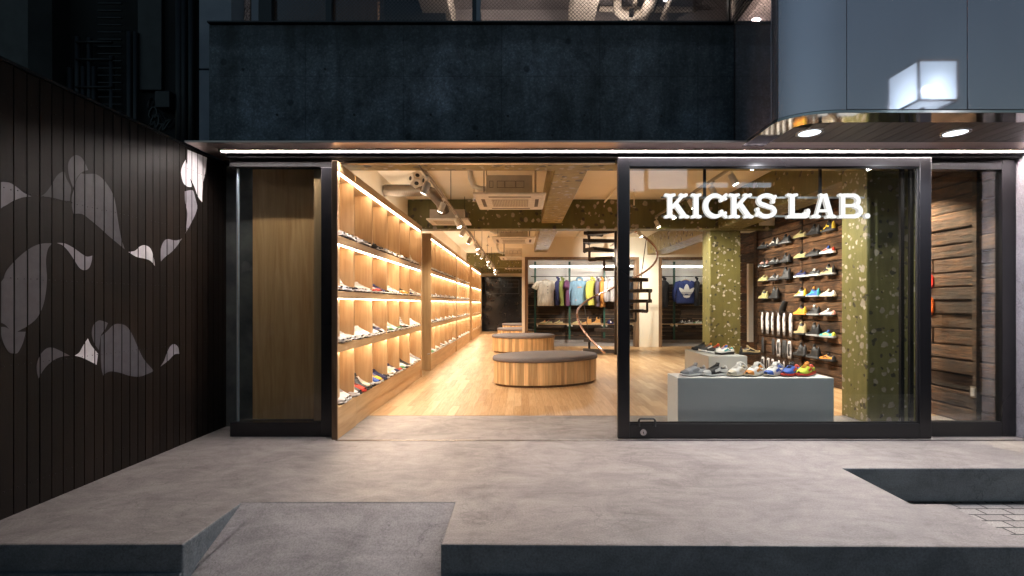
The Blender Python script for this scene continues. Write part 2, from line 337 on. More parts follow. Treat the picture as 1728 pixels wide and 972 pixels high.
# ------------------------------------------------------------------ mesh building
class MB:
    def __init__(s): s.v = []; s.f = []; s.m = []
    def add(s, vs, fs, m=0):
        b = len(s.v); s.v += [tuple(v) for v in vs]
        for f in fs: s.f.append([b + i for i in f]); s.m.append(m)
        return s
    def box(s, x0, x1, y0, y1, z0, z1, m=0):
        return s.add([(x0, y0, z0), (x1, y0, z0), (x1, y1, z0), (x0, y1, z0), (x0, y0, z1), (x1, y0, z1), (x1, y1, z1), (x0, y1, z1)],
                     [(0, 3, 2, 1), (4, 5, 6, 7), (0, 1, 5, 4), (1, 2, 6, 5), (2, 3, 7, 6), (3, 0, 4, 7)], m)
    def prism(s, poly, a, b, axis='z', m=0):
        """poly: 2-D outline; extruded from a to b along the axis (x: (y,z) outline; y: (x,z); z: (x,y))"""
        def P(p, t):
            return {'z': (p[0], p[1], t), 'y': (p[0], t, p[1]), 'x': (t, p[0], p[1])}[axis]
        n = len(poly)
        vs = [P(p, a) for p in poly] + [P(p, b) for p in poly]
        area = sum(poly[i][0] * poly[(i + 1) % n][1] - poly[(i + 1) % n][0] * poly[i][1] for i in range(n))
        fs = [tuple(range(n)), tuple(range(2 * n - 1, n - 1, -1))] + [(i, (i + 1) % n, n + (i + 1) % n, n + i) for i in range(n)]
        return s.add(vs, fs, m)
    def tube(s, pts, r, seg=8, m=0, cap=True):
        pts = [Vector(p) for p in pts]; rs = r if isinstance(r, (list, tuple)) else [r] * len(pts)
        rings = []; up = Vector((0, 0, 1)); prev = None
        for i, p in enumerate(pts):
            t = (pts[min(i + 1, len(pts) - 1)] - pts[max(i - 1, 0)]).normalized()
            if prev is None:
                a = up if abs(t.z) < 0.9 else Vector((1, 0, 0))
                u = t.cross(a).normalized()
            else:
                u = (prev - t * prev.dot(t)).normalized()
            prev = u; w = t.cross(u)
            rings.append([p + (u * math.cos(2 * math.pi * k / seg) + w * math.sin(2 * math.pi * k / seg)) * rs[i] for k in range(seg)])
        vs = [v for ring in rings for v in ring]; fs = []
        for i in range(len(pts) - 1):
            for k in range(seg):
                fs.append((i * seg + k, i * seg + (k + 1) % seg, (i + 1) * seg + (k + 1) % seg, (i + 1) * seg + k))
        if cap: fs += [tuple(range(seg))[::-1], tuple((len(pts) - 1) * seg + k for k in range(seg))]
        return s.add(vs, fs, m)
    def loft(s, rings, m=0, cap=True, closed=True):
        n = len(rings[0]); vs = [v for r_ in rings for v in r_]; fs = []
        for i in range(len(rings) - 1):
            for k in range(n if closed else n - 1):
                fs.append((i * n + k, i * n + (k + 1) % n, (i + 1) * n + (k + 1) % n, (i + 1) * n + k))
        if cap: fs += [tuple(range(n))[::-1], tuple((len(rings) - 1) * n + k for k in range(n))]
        return s.add(vs, fs, m)
    def sphere(s, c, r, seg=12, m=0, sz=1.0):
        rings = []
        for i in range(1, seg // 2):
            a = math.pi * i / (seg // 2)
            rings.append([(c[0] + r * math.sin(a) * math.cos(2 * math.pi * k / seg), c[1] + r * math.sin(a) * math.sin(2 * math.pi * k / seg), c[2] - r * sz * math.cos(a)) for k in range(seg)])
        return s.loft(rings, m)
    def build(s, name, mats, parent=None, smooth=False, bevel=0.0, loc=None, auto=None):
        me = bpy.data.meshes.new(name); me.from_pydata(s.v, [], s.f)
        if not isinstance(mats, (list, tuple)): mats = [mats]
        for m in mats: me.materials.append(m)
        for i, p in enumerate(me.polygons):
            p.material_index = s.m[i]; p.use_smooth = smooth
        bm = bmesh.new(); bm.from_mesh(me); bmesh.ops.recalc_face_normals(bm, faces=bm.faces); bm.to_mesh(me); bm.free()
        o = bpy.data.objects.new(name, me); col.objects.link(o)
        if parent is not None: o.parent = parent
        if loc: o.location = loc
        if bevel:
            b = o.modifiers.new('soft_edge', 'BEVEL'); b.width = bevel; b.segments = 2; b.limit_method = 'ANGLE'
        if auto:
            for p in me.polygons: p.use_smooth = True
            me.set_sharp_from_angle(angle=R(auto))
        return o
def tag(o, label, cat, group=None):
    o['label'] = label; o['category'] = cat
    if group: o['group'] = group
    return o
def thing(name, label, cat, loc=(0, 0, 0), rz=0.0, group=None):
    o = bpy.data.objects.new(name, None); col.objects.link(o); o.empty_display_size = 0.1
    o.location = loc; o.rotation_euler = (0, 0, rz)
    return tag(o, label, cat, group)
def struct(o): o['kind'] = 'structure'; return o
def dup(root):
    r = root.copy(); col.objects.link(r)
    for ch in list(root.children):
        c = ch.copy(); col.objects.link(c); c.parent = r
        for g in ch.children:
            d = g.copy(); col.objects.link(d); d.parent = c
    return r
def spot_lamp(name, loc, target, power, size, blend=0.5, c=(1, 0.86, 0.68), rad=0.03, parent=None):
    l = bpy.data.lights.new(name, 'SPOT'); l.energy = power; l.spot_size = R(size); l.spot_blend = blend; l.color = c; l.shadow_soft_size = rad
    o = bpy.data.objects.new(name, l); col.objects.link(o)
    o.location = loc; o.rotation_euler = (Vector(target) - Vector(loc)).to_track_quat('-Z', 'Y').to_euler()
    if parent is not None:
        o.parent = parent; o.matrix_parent_inverse = Matrix.Translation(-Vector(parent.location))
    return o
def smooth_poly(pts, n=4):
    """closed outline through the points; a point with a third value is a corner"""
    out = []; k = len(pts)
    P = [Vector((p[0], p[1])) for p in pts]; C = [len(p) > 2 for p in pts]
    for i in range(k):
        p1, p2 = P[i], P[(i + 1) % k]
        p0 = P[i - 1] if not C[i] else p1 - (p2 - p1) * 0.5
        p3 = P[(i + 2) % k] if not C[(i + 1) % k] else p2 + (p2 - p1) * 0.5
        for j in range(n):
            t = j / n
            out.append(0.5 * ((2 * p1) + (-p0 + p2) * t + (2 * p0 - 5 * p1 + 4 * p2 - p3) * t * t + (-p0 + 3 * p1 - 3 * p2 + p3) * t ** 3))
    return [(v.x, v.y) for v in out]
ORD = ['first', 'second', 'third', 'fourth', 'fifth', 'sixth', 'seventh', 'eighth', 'ninth', 'tenth', 'eleventh', 'twelfth', 'thirteenth', 'fourteenth']

# ================================================================== GROUND
struct(MB().box(-400, 400, -400, 400, -0.45, -0.285).build('street', M['asphalt']))
struct(MB().box(-60, 60, 0.9, 6.0, -0.3, -0.27).build('pavement', M['pavers']))
deck = MB()
deck.prism([(-3.6, 2.53), (-1.785, 2.53), (-1.785, 3.065), (-0.426, 3.065), (-0.426, 2.53), (2.70, 2.50), (2.70, 3.045), (2.475, 3.045), (2.475, 3.70), (7.5, 3.70), (7.5, 5.44), (-3.6, 5.44)], -0.262, 0.0, 'z', 0)
d = deck.build('deck', [M['deck'], M['riser']], bevel=0.011)
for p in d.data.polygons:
    if abs(p.normal.z) < 0.5: p.material_index = 1  # side faces take the shaded copy of the concrete
struct(d)
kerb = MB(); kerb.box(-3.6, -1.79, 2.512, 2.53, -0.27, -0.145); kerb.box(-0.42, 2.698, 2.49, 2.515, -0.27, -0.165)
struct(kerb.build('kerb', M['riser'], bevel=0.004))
rp = MB(); rp.prism([(3.064, -0.004), (2.41, -0.272), (3.064, -0.272)], -1.783, -0.428, 'x')
rp.add([(-1.783, 3.03, -0.016), (-1.62, 3.062, -0.002), (-1.783, 3.062, 0.0), (-1.783, 2.62, -0.17)], [(0, 1, 2), (3, 1, 0)], 0)
struct(rp.build('ramp', M['ramp']))
struct(MB().box(-2.1, 6.3, 5.443, 22.0, -0.2, -0.001).build('shop_floor', M['oakfloor']))
struct(MB().box(0.17, 6.2, 14.25, 15.6, -0.02, 0.004).build('alcove_floor', M['deck']))
t = MB(); t.box(-1.72, 4.7, 4.425, 4.44, 0, 0.005); t.box(-1.72, 4.7, 4.455, 4.462, 0, 0.004)
struct(t.build('threshold_track_floor', M['steel']))

# ================================================================== FENCE with mural
fence = thing('board_fence', 'tall fence of black-brown vertical boards painted with pale leaf shapes', 'fence', (-3.05, 2.5, 0))
fb = MB(); BW = 0.0777; y = 1.2; boards = []; y = 2.884 - BW * 34
while y < 5.2:
    boards.append((y, y + BW)); y += BW
for (a, b) in boards:
    dx = random.uniform(-0.0015, 0.0015)
    fb.box(-3.075 + dx, -3.05 + dx, a + 0.0032, b - 0.0032, -0.0 if a > 2.53 else -0.27, 2.695)
fb.v = [(x + 3.05, y_ - 2.5, z) for x, y_, z in fb.v]
bk = MB().box(-0.06, -0.03, boards[0][0] - 2.5, 2.7, 0, 2.69); bk.build('backing', M['black'], fence)
cp = MB().box(-0.045, 0.012, boards[0][0] - 2.5, 2.7, 2.697, 2.715); cp.build('cap_strip', M['black'], fence)
sc_mb = fb
for zr in (0.16, 0.9, 1.42, 1.95, 2.5):
    for (a, b) in boards:
        for q in (0.25, 0.75):
            sc_mb.tube([(0.0012, a + (b - a) * q - 2.5, zr + random.uniform(-.006, .006)), (0.0035, a + (b - a) * q - 2.5, zr)], 0.003, 6, 1)
fb.build('board_panel', [M['fence'], M['darkpipe']], fence)
def clip(poly, a, b):
    def half(ps, val, keep_gt):
        out = []
        for i in range(len(ps)):
            p, q = ps[i], ps[(i + 1) % len(ps)]
            pi = (p[0] >= val) == keep_gt or p[0] == val; qi = (q[0] >= val) == keep_gt or q[0] == val
            if pi: out.append(p)
            if pi != qi:
                t_ = (val - p[0]) / (q[0] - p[0]); out.append((val, p[1] + (q[1] - p[1]) * t_))
        return out
    poly = half(poly, a, True)
    return half(poly, b, False) if len(poly) > 2 else []
def A_(p): return (p[0] / 4.05, p[1] / 4.05 + 240)
def B_(p): return (p[0] / 4.05, p[1] / 4.05 + 460)
SH = [
 ('paint_light', A_, [(-230, 330, 1), (-120, 285), (0, 273), (30, 272), (70, 280), (110, 305), (160, 345), (212, 370, 1), (150, 378), (90, 400), (40, 430), (0, 455), (-110, 560, 1)], 'pale grey wave tip'),
 ('paint_dark', A_, [(275, 370, 1), (310, 345), (350, 290), (385, 230), (420, 203), (440, 205, 1), (450, 245), (475, 290), (484, 320), (478, 360), (475, 402, 1), (430, 398), (370, 382), (320, 374)], 'dark grey fin'),
 ('paint_grey', A_, [(462, 170), (468, 130), (490, 100), (520, 88), (555, 105), (580, 145), (600, 190, 1), (572, 198), (546, 213, 1), (525, 240), (508, 280), (498, 312, 1), (485, 280), (468, 225)], 'grey round head'),
 ('paint_grey', A_, [(550, 212, 1), (590, 217), (650, 218), (700, 250), (745, 310), (775, 370), (790, 440), (805, 540), (825, 650), (850, 732, 1), (800, 690), (740, 640), (680, 585), (620, 535), (560, 492), (500, 488, 1), (490, 440), (488, 380), (503, 320), (518, 262)], 'grey sloping body'),
 ('paint_grey', A_, [(-220, 1260, 1), (-150, 1080), (0, 960), (40, 880), (90, 820), (160, 755), (230, 710), (290, 692), (355, 690, 1), (325, 730), (312, 800), (315, 880), (318, 930), (310, 1031), (290, 1121), (250, 1201), (190, 1253), (150, 1276), (115, 1295, 1), (172, 1295, 1), (165, 1331), (150, 1381), (120, 1436), (95, 1444), (60, 1436), (30, 1391), (8, 1331), (-4, 1262, 1), (30, 1263), (58, 1276, 1), (30, 1246), (-4, 1231, 1)], 'big grey leaf'),
 ('paint_light', A_, [(385, 688, 1), (440, 692), (500, 722), (560, 765), (595, 782), (628, 775, 1), (622, 820), (605, 860), (575, 875), (540, 858), (505, 805), (465, 745), (425, 705)], 'pale grey curled leaf'),
 ('paint_white', A_, [(875, 750, 1), (920, 742), (955, 712), (990, 704), (1025, 725), (1045, 775), (1057, 845, 1), (1025, 810), (985, 795), (930, 783)], 'white drop'),
 ('paint_light', A_, [(1243, 657, 1), (1200, 672), (1140, 662), (1110, 690), (1093, 750), (1098, 815, 1), (1120, 790), (1170, 750), (1210, 705)], 'pale grey petal'),
 ('paint_light', A_, [(1260, 335, 1), (1300, 328), (1320, 335), (1335, 390), (1350, 443, 1), (1330, 500), (1300, 560), (1265, 625, 1), (1275, 540), (1278, 480), (1262, 400)], 'pale hanging tail'),
 ('paint_white', A_, [(1280, 50, 1), (1412, 105, 1), (1405, 190), (1388, 270), (1382, 340), (1380, 410, 1), (1350, 370), (1325, 300), (1295, 243, 1), (1312, 305, 1), (1280, 303), (1250, 275), (1235, 210), (1245, 160), (1268, 118, 1), (1278, 150)], 'white tall shape under the canopy'),
 ('paint_grey', B_, [(262, 725, 1), (250, 680), (250, 620), (275, 560), (310, 522), (350, 512), (400, 530), (475, 568, 1), (420, 575), (370, 595), (320, 635), (285, 680)], 'grey crescent'),
 ('paint_white', B_, [(507, 568, 1), (540, 545), (565, 500), (598, 450, 1), (620, 495), (668, 555, 1), (658, 630, 1), (600, 600), (550, 578)], 'white three-cornered shape'),
 ('paint_grey', B_, [(625, 410), (635, 360), (670, 328), (705, 332), (735, 345, 1), (715, 390), (688, 428), (680, 480), (673, 530, 1), (645, 490), (630, 450)], 'small grey head'),
 ('paint_grey', B_, [(687, 434, 1), (730, 400), (770, 360), (810, 350), (860, 365), (900, 420), (940, 510), (980, 590), (1050, 672, 1), (990, 700), (940, 712), (880, 705), (820, 685), (760, 675), (725, 685), (703, 705, 1), (690, 650), (686, 560)], 'low grey body'),
 ('paint_light', B_, [(1095, 642, 1), (1120, 600), (1140, 545), (1165, 500), (1190, 490), (1215, 510), (1224, 555, 1), (1190, 560), (1150, 600)], 'small pale petal near the shop'),
]
for mk, fn, pts, lab in SH:
    pp = [fn(p) + tuple(p[2:]) for p in pts]
    poly = []
    for (px, py) in smooth_poly(pp, 5):
        Y = 3.05 * F / (CX - px); poly.append((Y, WZ(py, Y)))
    mb = MB()
    for (a, b) in boards:
        pc = clip(poly, a + 0.004, b - 0.004)
        if len(pc) > 2:
            mb.add([(0.0026, p[0] - 2.5, p[1]) for p in pc], [tuple(range(len(pc)))])
    o = mb.build('painted_shape', M[mk], fence); o['label'] = lab

# ================================================================== DARK NEIGHBOUR BUILDING behind the fence
nb = thing('neighbour_building', 'unlit dark building with drain pipes rising behind the board fence', 'building', (-6, 6.6, 0))
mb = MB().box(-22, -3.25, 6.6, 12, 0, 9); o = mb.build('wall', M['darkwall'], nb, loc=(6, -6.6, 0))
def nbx(name, mat, *bxs):
    m_ = MB()
    for b_ in bxs: m_.box(*b_)
    return m_.build(name, mat, nb, loc=(6, -6.6, 0), bevel=0.006)
def NX(px): return WX(px, 6.6)
def NZ(py): return WZ(py, 6.6)
nbx('lighter_panel', M['darkpipe'], (NX(10), NX(74), 6.5, 6.62, 2.5, 7.5))
nbx('corner_pier', M['darkwall'], (NX(78), NX(118), 6.35, 6.62, 0, 8))
nbx('door', M['darkpipe'], (NX(238), NX(278), 6.54, 6.62, NZ(155), NZ(0) + 1))
nbx('wall_box', M['darkpipe'], (NX(278), NX(302), 6.42, 6.62, NZ(190), NZ(163)))
nbx('ladder_rail', M['darkpipe'], *[(NX(175), NX(215), 6.5, 6.52, NZ(yy), NZ(yy) + 0.02) for yy in range(-10, 200, 12)])
for px, r_, y0, y1 in ((140, .035, 68, 150), (160, .03, 70, 200), (128, .04, 120, 220), (150, .03, 118, 230), (197, .03, 100, 230), (227, .035, 60, 240), (237, .03, 60, 240), (168, .03, 118, 230), (310, .05, -20, 240), (318, .04, -20, 240), (330, .04, -20, 240)):
    MB().tube([(NX(px), 6.52, NZ(y0)), (NX(px), 6.52, NZ(y1) - 1.0)], r_, 8).build('drain_pipe', M['darkpipe'], nb, loc=(6, -6.6, 0), smooth=True)
for y0 in (78, 153, 107): MB().tube([(NX(140), 6.5, NZ(y0)), (NX(200), 6.5, NZ(y0))], .02, 6).build('cross_pipe', M['darkpipe'], nb, loc=(6, -6.6, 0), smooth=True)
g = MB()
for cx_, cy_ in ((258, 175), (260, 190), (263, 203), (275, 200), (283, 212), (292, 208), (270, 218), (256, 215)):
    pts = [(NX(cx_ + 7 * math.cos(a * .7 + cx_)), 6.585, NZ(cy_ + 9 * math.sin(a * .9 + cy_))) for a in range(9)]
    g.tube(pts, 0.012, 5)
g.build('spray_tag', M['black'], nb, loc=(6, -6.6, 0))

# ================================================================== FACADE
beam = thing('facade_beam', 'wide dark blue-grey concrete band with stains and tie holes above the shop', 'building band', (0, 4.5, 2.79))
MB().box(-2.932, 1.994, 4.5, 4.8, 2.79, 3.886).build('concrete_face', M['facade'], beam, bevel=0.008, loc=(0, -4.5, -2.79))
MB().box(-2.932, 1.994, 4.47, 4.82, 3.888, 3.905).build('coping', M['black'], beam, bevel=0.003, loc=(0, -4.5, -2.79))
holes = MB()
for px, py in ((598, 194), (727, 194), (857, 196), (986, 195), (1116, 196), (468, 194), (410, 117), (549, 117), (805, 230), (932, 229)):
    X, Z = WX(px, 4.5), WZ(py, 4.5)
    holes.tube([(X, 4.494, Z), (X, 4.503, Z)], 0.012, 10)
holes.build('tie_hole', M['black'], beam, loc=(0, -4.5, -2.79))
bp = thing('corner_pillar', 'pale blue-grey pillar at the end of the dark concrete band', 'pillar', (-3.0, 4.62, 2.7))
MB().box(-3.11, -2.80, 4.63, 4.95, 2.75, 3.52).build('lower_block', M['bluegrey'], bp, loc=(3.0, -4.62, -2.7), bevel=.004)
MB().box(-3.11, -2.80, 4.63, 4.95, 3.535, 8.0).build('shaft', M['bluegrey'], bp, loc=(3.0, -4.62, -2.7), bevel=.004)

# soffit plate with light line
cz = 2.70
so = thing('entrance_canopy', 'thin flat steel canopy plate over the shop front with a light line', 'canopy', (0, 4.26, cz))
MB().box(-2.99, 7.5, 4.26, 4.80, cz, cz + 0.016).build('steel_plate', M['dull_steel'], so, loc=(0, -4.26, -cz))
MB().box(-2.99, 7.5, 4.80, 5.1, cz - 0.0, cz + 0.1).build('rear_rail', M['black'], so, loc=(0, -4.26, -cz))
MB().box(-2.80, 4.7, 4.460, 4.479, cz - 0.010, cz - 0.003).build('led_line', L['facade_led'], so, loc=(0, -4.26, -cz))
ch_ = MB(); ch_.box(-2.81, 4.71, 4.446, 4.4545, cz - 0.0145, cz - 0.0005); ch_.box(-2.81, 4.71, 4.4825, 4.487, cz - 0.024, cz - 0.0005)
ch_.build('led_channel', M['black'], so, loc=(0, -4.26, -cz))
hd = MB(); hd.box(-2.78, 4.71, 4.52, 4.62, 2.645, 2.699); hd.box(-2.78, -1.806, 4.565, 4.66, 2.57, 2.645)
hd.build('head_frame', pm('matt_black', (0.012, 0.012, 0.013), rough=0.7, bstr=0.0, spec=0.2), so, bevel=0.003, loc=(0, -4.26, -cz))
MB().box(-1.80, 0.90, 4.60, 4.66, 2.615, 2.644).build('inner_head_trim', M['steel'], so, loc=(0, -4.26, -cz))

# upper right panelled volume -------------------------------------------------
vol = thing('panelled_projection', 'glossy blue-grey metal-clad upper storey with a rounded corner over the shop', 'building part', (2.0, 3.59, 2.72))
def outline(off=0.0):
    """plan outline from the back of the side face round the corner to the far end of the front"""
    pts = [(2.0 + off, 4.62), (2.0 + off, 4.23), (2.0 + off, 3.96)]
    cx_, cy_, r_ = 2.40, 3.99, 0.40 - off
    for k in range(1, 15):
        a = math.pi + (math.pi / 2) * k / 15
        pts.append((cx_ + r_ * math.cos(a), cy_ + r_ * math.sin(a)))
    pts += [(2.43, 3.59 + off)]
    return pts
def wallstrip(pts, z0, z1, th=0.02):
    m_ = MB(); n = len(pts)
    inn = []
    for i, p in enumerate(pts):
        a = Vector(pts[max(0, i - 1)]); b = Vector(pts[min(n - 1, i + 1)]); t_ = (b - a).normalized(); nn = Vector((-t_.y, t_.x))
        inn.append((p[0] + nn.x * th, p[1] + nn.y * th))
    m_.prism(list(pts) + inn[::-1], z0, z1)
    return m_
ol = outline()
def part(mb, name, mat, root, **kw):
    return mb.build(name, mat, root, loc=tuple(-Vector(root.location)), **kw)
ZT = 6.6
part(MB().prism([(4.62, 2.72), (4.62, 3.886), (4.10, 3.886), (4.10, ZT), (3.848, ZT), (3.848, 2.72)], 2.0, 2.02, 'x'), 'side_panel', M['panel'], vol, bevel=0.003)
cur = [(2.0, 3.842)]
for k in range(0, 19):
    a = math.pi + (math.pi / 2) * k / 18
    cur.append((2.41 + 0.41 * math.cos(a), 3.84 + 0.25 * math.sin(a)))
cur.append((2.43, 3.59))
o = part(wallstrip(cur, 2.72, ZT), 'curved_panel', M['panel'], vol, auto=25)
for a, b in ((2.436, 3.333), (3.339, 4.25), (4.256, 5.2), (5.206, 6.1), (6.106, 7.0)):
    part(MB().box(a, b, 3.59, 3.61, 2.72, ZT), 'front_panel', M['panel'], vol, bevel=0.003)
part(MB().box(2.03, 7.0, 3.64, 4.6, ZT - 0.1, ZT - .02), 'roof', M['black'], vol)
part(MB().box(2.05, 7.0, 3.85, 4.6, 2.95, 3.0), 'core', M['black'], vol)
# polished trim ring
outer = [(2.0, 4.36)] + cur + [(7.0, 3.59)]
inner = [(2.20, 4.36)]
for k in range(0, 19):
    a = math.pi + (math.pi / 2) * k / 18
    inner.append((2.44 + 0.24 * math.cos(a), 3.93 + 0.15 * math.sin(a)))
inner.append((7.0, 3.78))
part(MB().prism(outer + inner[::-1], 2.695, 2.717), 'polished_trim', M['chrome'], vol, bevel=0.002)
sl = MB(); x = 2.21; k = 0
while x < 7.0:
    # boards run front to back
    y0 = 3.785
    if x < 2.44: y0 = 3.94 - 0.15 * math.sqrt(max(0, 1 - ((2.44 - min(x + .0, 2.44)) / 0.24) ** 2)) + 0.01
    sl.box(x + 0.003, min(x + 0.116, 7.0), y0, 4.255, 2.700, 2.712); x += 0.12
part(sl, 'soffit_boards', M['grey_slats'], vol)
part(MB().box(2.1, 7.0, 3.75, 4.36, 2.7165, 2.725), 'soffit_backing', M['black'], vol)
def downlight(x, y, lab):
    t_ = thing('recessed_downlight', lab, 'downlight', (x, y, 2.70), 0, 'round lights in the canopy soffit')
    ring = MB(); rr_ = []
    for rad, z in ((0.083, 0.0), (0.083, -0.006), (0.104, -0.006), (0.108, 0.0)):
        rr_.append([(rad * math.cos(2 * math.pi * k / 32), rad * math.sin(2 * math.pi * k / 32), z) for k in range(32)])
    ring.loft(rr_, cap=False); ring.build('trim_ring', M['steel'], t_, smooth=True)
    MB().tube([(0, 0, -0.002), (0, 0, -0.004)], 0.083, 32).build('lens', L['down'], t_)
    spot_lamp('downlight_beam', (x, y, 2.68), (x, y + 0.1, 0), 50, 160, 1.0, (0.95, 0.94, 1.0), 0.02, t_)
downlight(WX(1366, 4.02), 4.02, 'round downlight in the soffit close to the rounded trim corner')
downlight(WX(1612, 4.02), 4.02, 'round downlight in the soffit above the narrow fixed window')

# side wall by the entrance
sw = tag(MB().box(4.715, 5.4, 4.30, 4.66, 0, 2.694).build('concrete_pier', M['sidewall'], bevel=0.006), 'pale lilac concrete pier beside the narrow fixed window', 'pier')
# building mass over and behind
bm_ = thing('shop_building', 'concrete building that holds the shoe shop and an upper floor', 'building', (0, 4.9, 0))
part(MB().box(-3.1, 9, 4.85, 5.1, 5.2, 8.0), 'upper_wall', M['facade'], bm_)
part(MB().box(-3.1, 9, 5.1, 23, 7.8, 8.0), 'roof', M['black'], bm_)
part(MB().box(-3.3, -3.1, 4.96, 23, 0, 8.0), 'flank_wall', M['facade'], bm_)
part(MB().box(8.8, 9.0, 4.9, 23, 0, 7.8), 'far_flank_wall', M['facade'], bm_)
part(MB().box(5.41, 9.0, 4.7, 4.9, 0, 7.8), 'front_wall', M['sidewall'], bm_)
part(MB().box(-3.1, 9, 22.3, 22.5, 0, 7.8), 'rear_wall', M['facade'], bm_)
part(MB().box(-3.1, 9, 4.9, 22.3, 3.23, 3.6), 'floor_slab', M['rawceil'], bm_)
# upper floor room
part(MB().box(-3.1, 9, 4.84, 9.5, 5.42, 5.6), 'upper_ceiling', M['rawceil'], bm_)
part(MB().box(-1.0, 9, 6.78, 7.1, 4.6, 5.42), 'cross_beam', M['rawceil'], bm_)
for a, b in ((-1.30, -0.93), (0.66, 0.98)):
    part(MB().box(a, b, 5.1, 6.78, 5.08, 5.42), 'ceiling_beam', M['cream'], bm_, bevel=0.01)
part(MB().box(-3.09, -1.8, 6.0, 6.1, 3.6, 5.42), 'timber_partition', M['lumber'], bm_)
part(MB().box(-1.8, -1.0, 6.3, 6.4, 3.6, 5.42), 'dark_partition', M['darkwall'], bm_)
part(MB().box(-3.1, 9, 8.0, 8.1, 3.6, 5.42), 'upper_back_wall', M['rawceil'], bm_)
def pipe(pts, r_, mat=M['cream']):
    return part(MB().tube(pts, r_, 12), 'ceiling_pipe', mat, bm_, smooth=True)
def U(px, py, Y): return (WX(px, Y), Y, WZ(py, Y))
Yp = 6.3
pipe([U(1012, 15, 6.6), U(1040, 16, 6.6), U(1130, 16, 6.6), U(1175, 16, 6.6)], 0.035)
arc = [U(1042, -10, Yp), U(1042, 8, Yp), U(1044, 20, Yp), U(1052, 26, Yp), U(1064, 27, Yp), U(1078, 24, Yp), U(1088, 24, Yp)]
pipe(arc, 0.055)
pipe([U(1106, -20, 5.6), U(1096, 6, 6.0), U(1080, 38, 6.6)], 0.07)
pipe([U(1076, -20, 5.8), U(1070, 14, 6.5)], 0.035)
pipe([U(1135, -15, 5.8), U(1118, 32, 6.6)], 0.035)
pipe([U(1116, -15, 5.8), U(1100, 30, 6.6)], 0.012, M['blackmetal'])
part(MB().box(WX(1061, 6.25), WX(1068, 6.25), 6.2, 6.3, WZ(28, 6.25), WZ(18, 6.25)), 'pipe_clamp', M['black'], bm_)
# upper lamp
ul = thing('ceiling_bulb', 'small lit bulb between the pipes of the upper floor ceiling', 'lamp', (WX(1123, 5.9), 5.9, WZ(-2, 5.9)))
MB().sphere((0, 0, 0), 0.03, 12).build('bulb', L['tube'], ul, smooth=True)
MB().tube([(0, 0, 0.02), (0, 0, 0.30)], 0.006, 6).build('flex', M['black'], ul)
pl = bpy.data.lights.new('bulb_light', 'POINT'); pl.energy = 11; pl.color = (1, 0.83, 0.72); pl.shadow_soft_size = 0.05
po = bpy.data.objects.new('bulb_light', pl); col.objects.link(po); po.parent = ul; po.location = (-0.6, -0.1, -0.35)
ul2 = thing('ceiling_bulb', 'added unseen bulb on the upper ceiling near the timber partition', 'lamp', (-0.35, 5.7, 5.15))  # out of view, added to brighten the nearby ceiling beam
MB().sphere((0, 0, 0), 0.03, 12).build('bulb', L['tube'], ul2, smooth=True)
MB().tube([(0, 0, 0.02), (0, 0, 0.26)], 0.006, 6).build('flex', M['black'], ul2)
po2 = bpy.data.objects.new('bulb_light', pl); col.objects.link(po2); po2.parent = ul2; po2.location = (0, 0, -0.06)
# upper windows
uw = thing('upper_window_band', 'row of wired glass windows in dark frames above the concrete band', 'window', (0, 4.78, 3.9))
part(MB().box(-2.8, 2.12, 4.845, 4.851, 3.9, 5.2), 'wired_pane', M['wired'], uw)
for a, b, mt in ((425, 437, 'bluegrey'), (437, 459, 'black'), (550, 560, 'blackmetal'), (797, 804, 'blackmetal'), (804, 811, 'bluegrey'), (1229, 1235, 'blackmetal'), (1236, 1242, 'bluegrey')):
    part(MB().box(WX(a, 4.8), WX(b, 4.8), 4.79, 4.843, 3.9, 5.2), 'mullion', M[mt], uw, bevel=0.003)
part(MB().box(2.004, 2.016, 4.1, 4.6, 3.9, 5.2), 'return_pane', M['wired'], uw)

# ------------------------------------------------------------------ glazed units
ld = thing('glazed_side_unit', 'fixed glass unit with black base showing a tall oak panel behind', 'window', (-2.3, 4.57, 0))
part(MB().box(-2.776, -1.908, 4.57, 4.72, 0.0, 0.135), 'base_rail', M['black'], ld, bevel=0.004)
part(MB().box(-1.907, -1.805, 4.565, 4.63, 0.0, 2.568), 'stile', M['blackmetal'], ld, bevel=0.004)
part(MB().box(-2.722, -1.909, 4.596, 4.604, 0.136, 2.568), 'glass_pane', M['glass'], ld)
part(MB().box(-2.736, -2.723, 4.612, 4.636, 0.136, 2.568), 'glass_edge', M['edge'], ld)
part(MB().box(-2.76, -1.99, 4.93, 4.95, 0.0, 2.69), 'oak_panel', M['oak_face'], ld)
cw = tag(MB().box(-3.09, -2.765, 4.955, 5.1, 0, 2.69).build('side_wall', pm('grimy_concrete', (0.14, 0.15, 0.14), (0.06, 0.065, 0.07), scale=2.5, rough=.7)), 'narrow strip of grimy concrete wall seen through the fixed glass', 'wall')

door = thing('sliding_glass_door', 'wide sliding glass door in a black frame with a small floor-level handle', 'door', (0.903, 4.49, 0))
dx0, dx1, dz1 = 0.903, 3.836, 2.636
def dpart(mb, n, m_, **k): return part(mb, n, m_, door, **k)
fr = MB()
dpart(MB().box(dx0, dx0 + 0.108, 4.49, 4.545, 0.006, dz1), 'stile', M['blackmetal'], bevel=0.003)
dpart(MB().box(dx1 - 0.108, dx1, 4.49, 4.545, 0.006, dz1), 'stile', M['blackmetal'], bevel=0.003)
dpart(MB().box(dx0 + 0.108, dx1 - 0.108, 4.491, 4.545, 0.006, 0.142), 'bottom_rail', M['black'], bevel=0.003)
dpart(MB().box(dx0 + 0.108, dx1 - 0.108, 4.491, 4.545, dz1 - 0.086, dz1), 'top_rail', M['blackmetal'], bevel=0.003)
bd = MB(); a, b = dx0 + 0.108, dx1 - 0.108
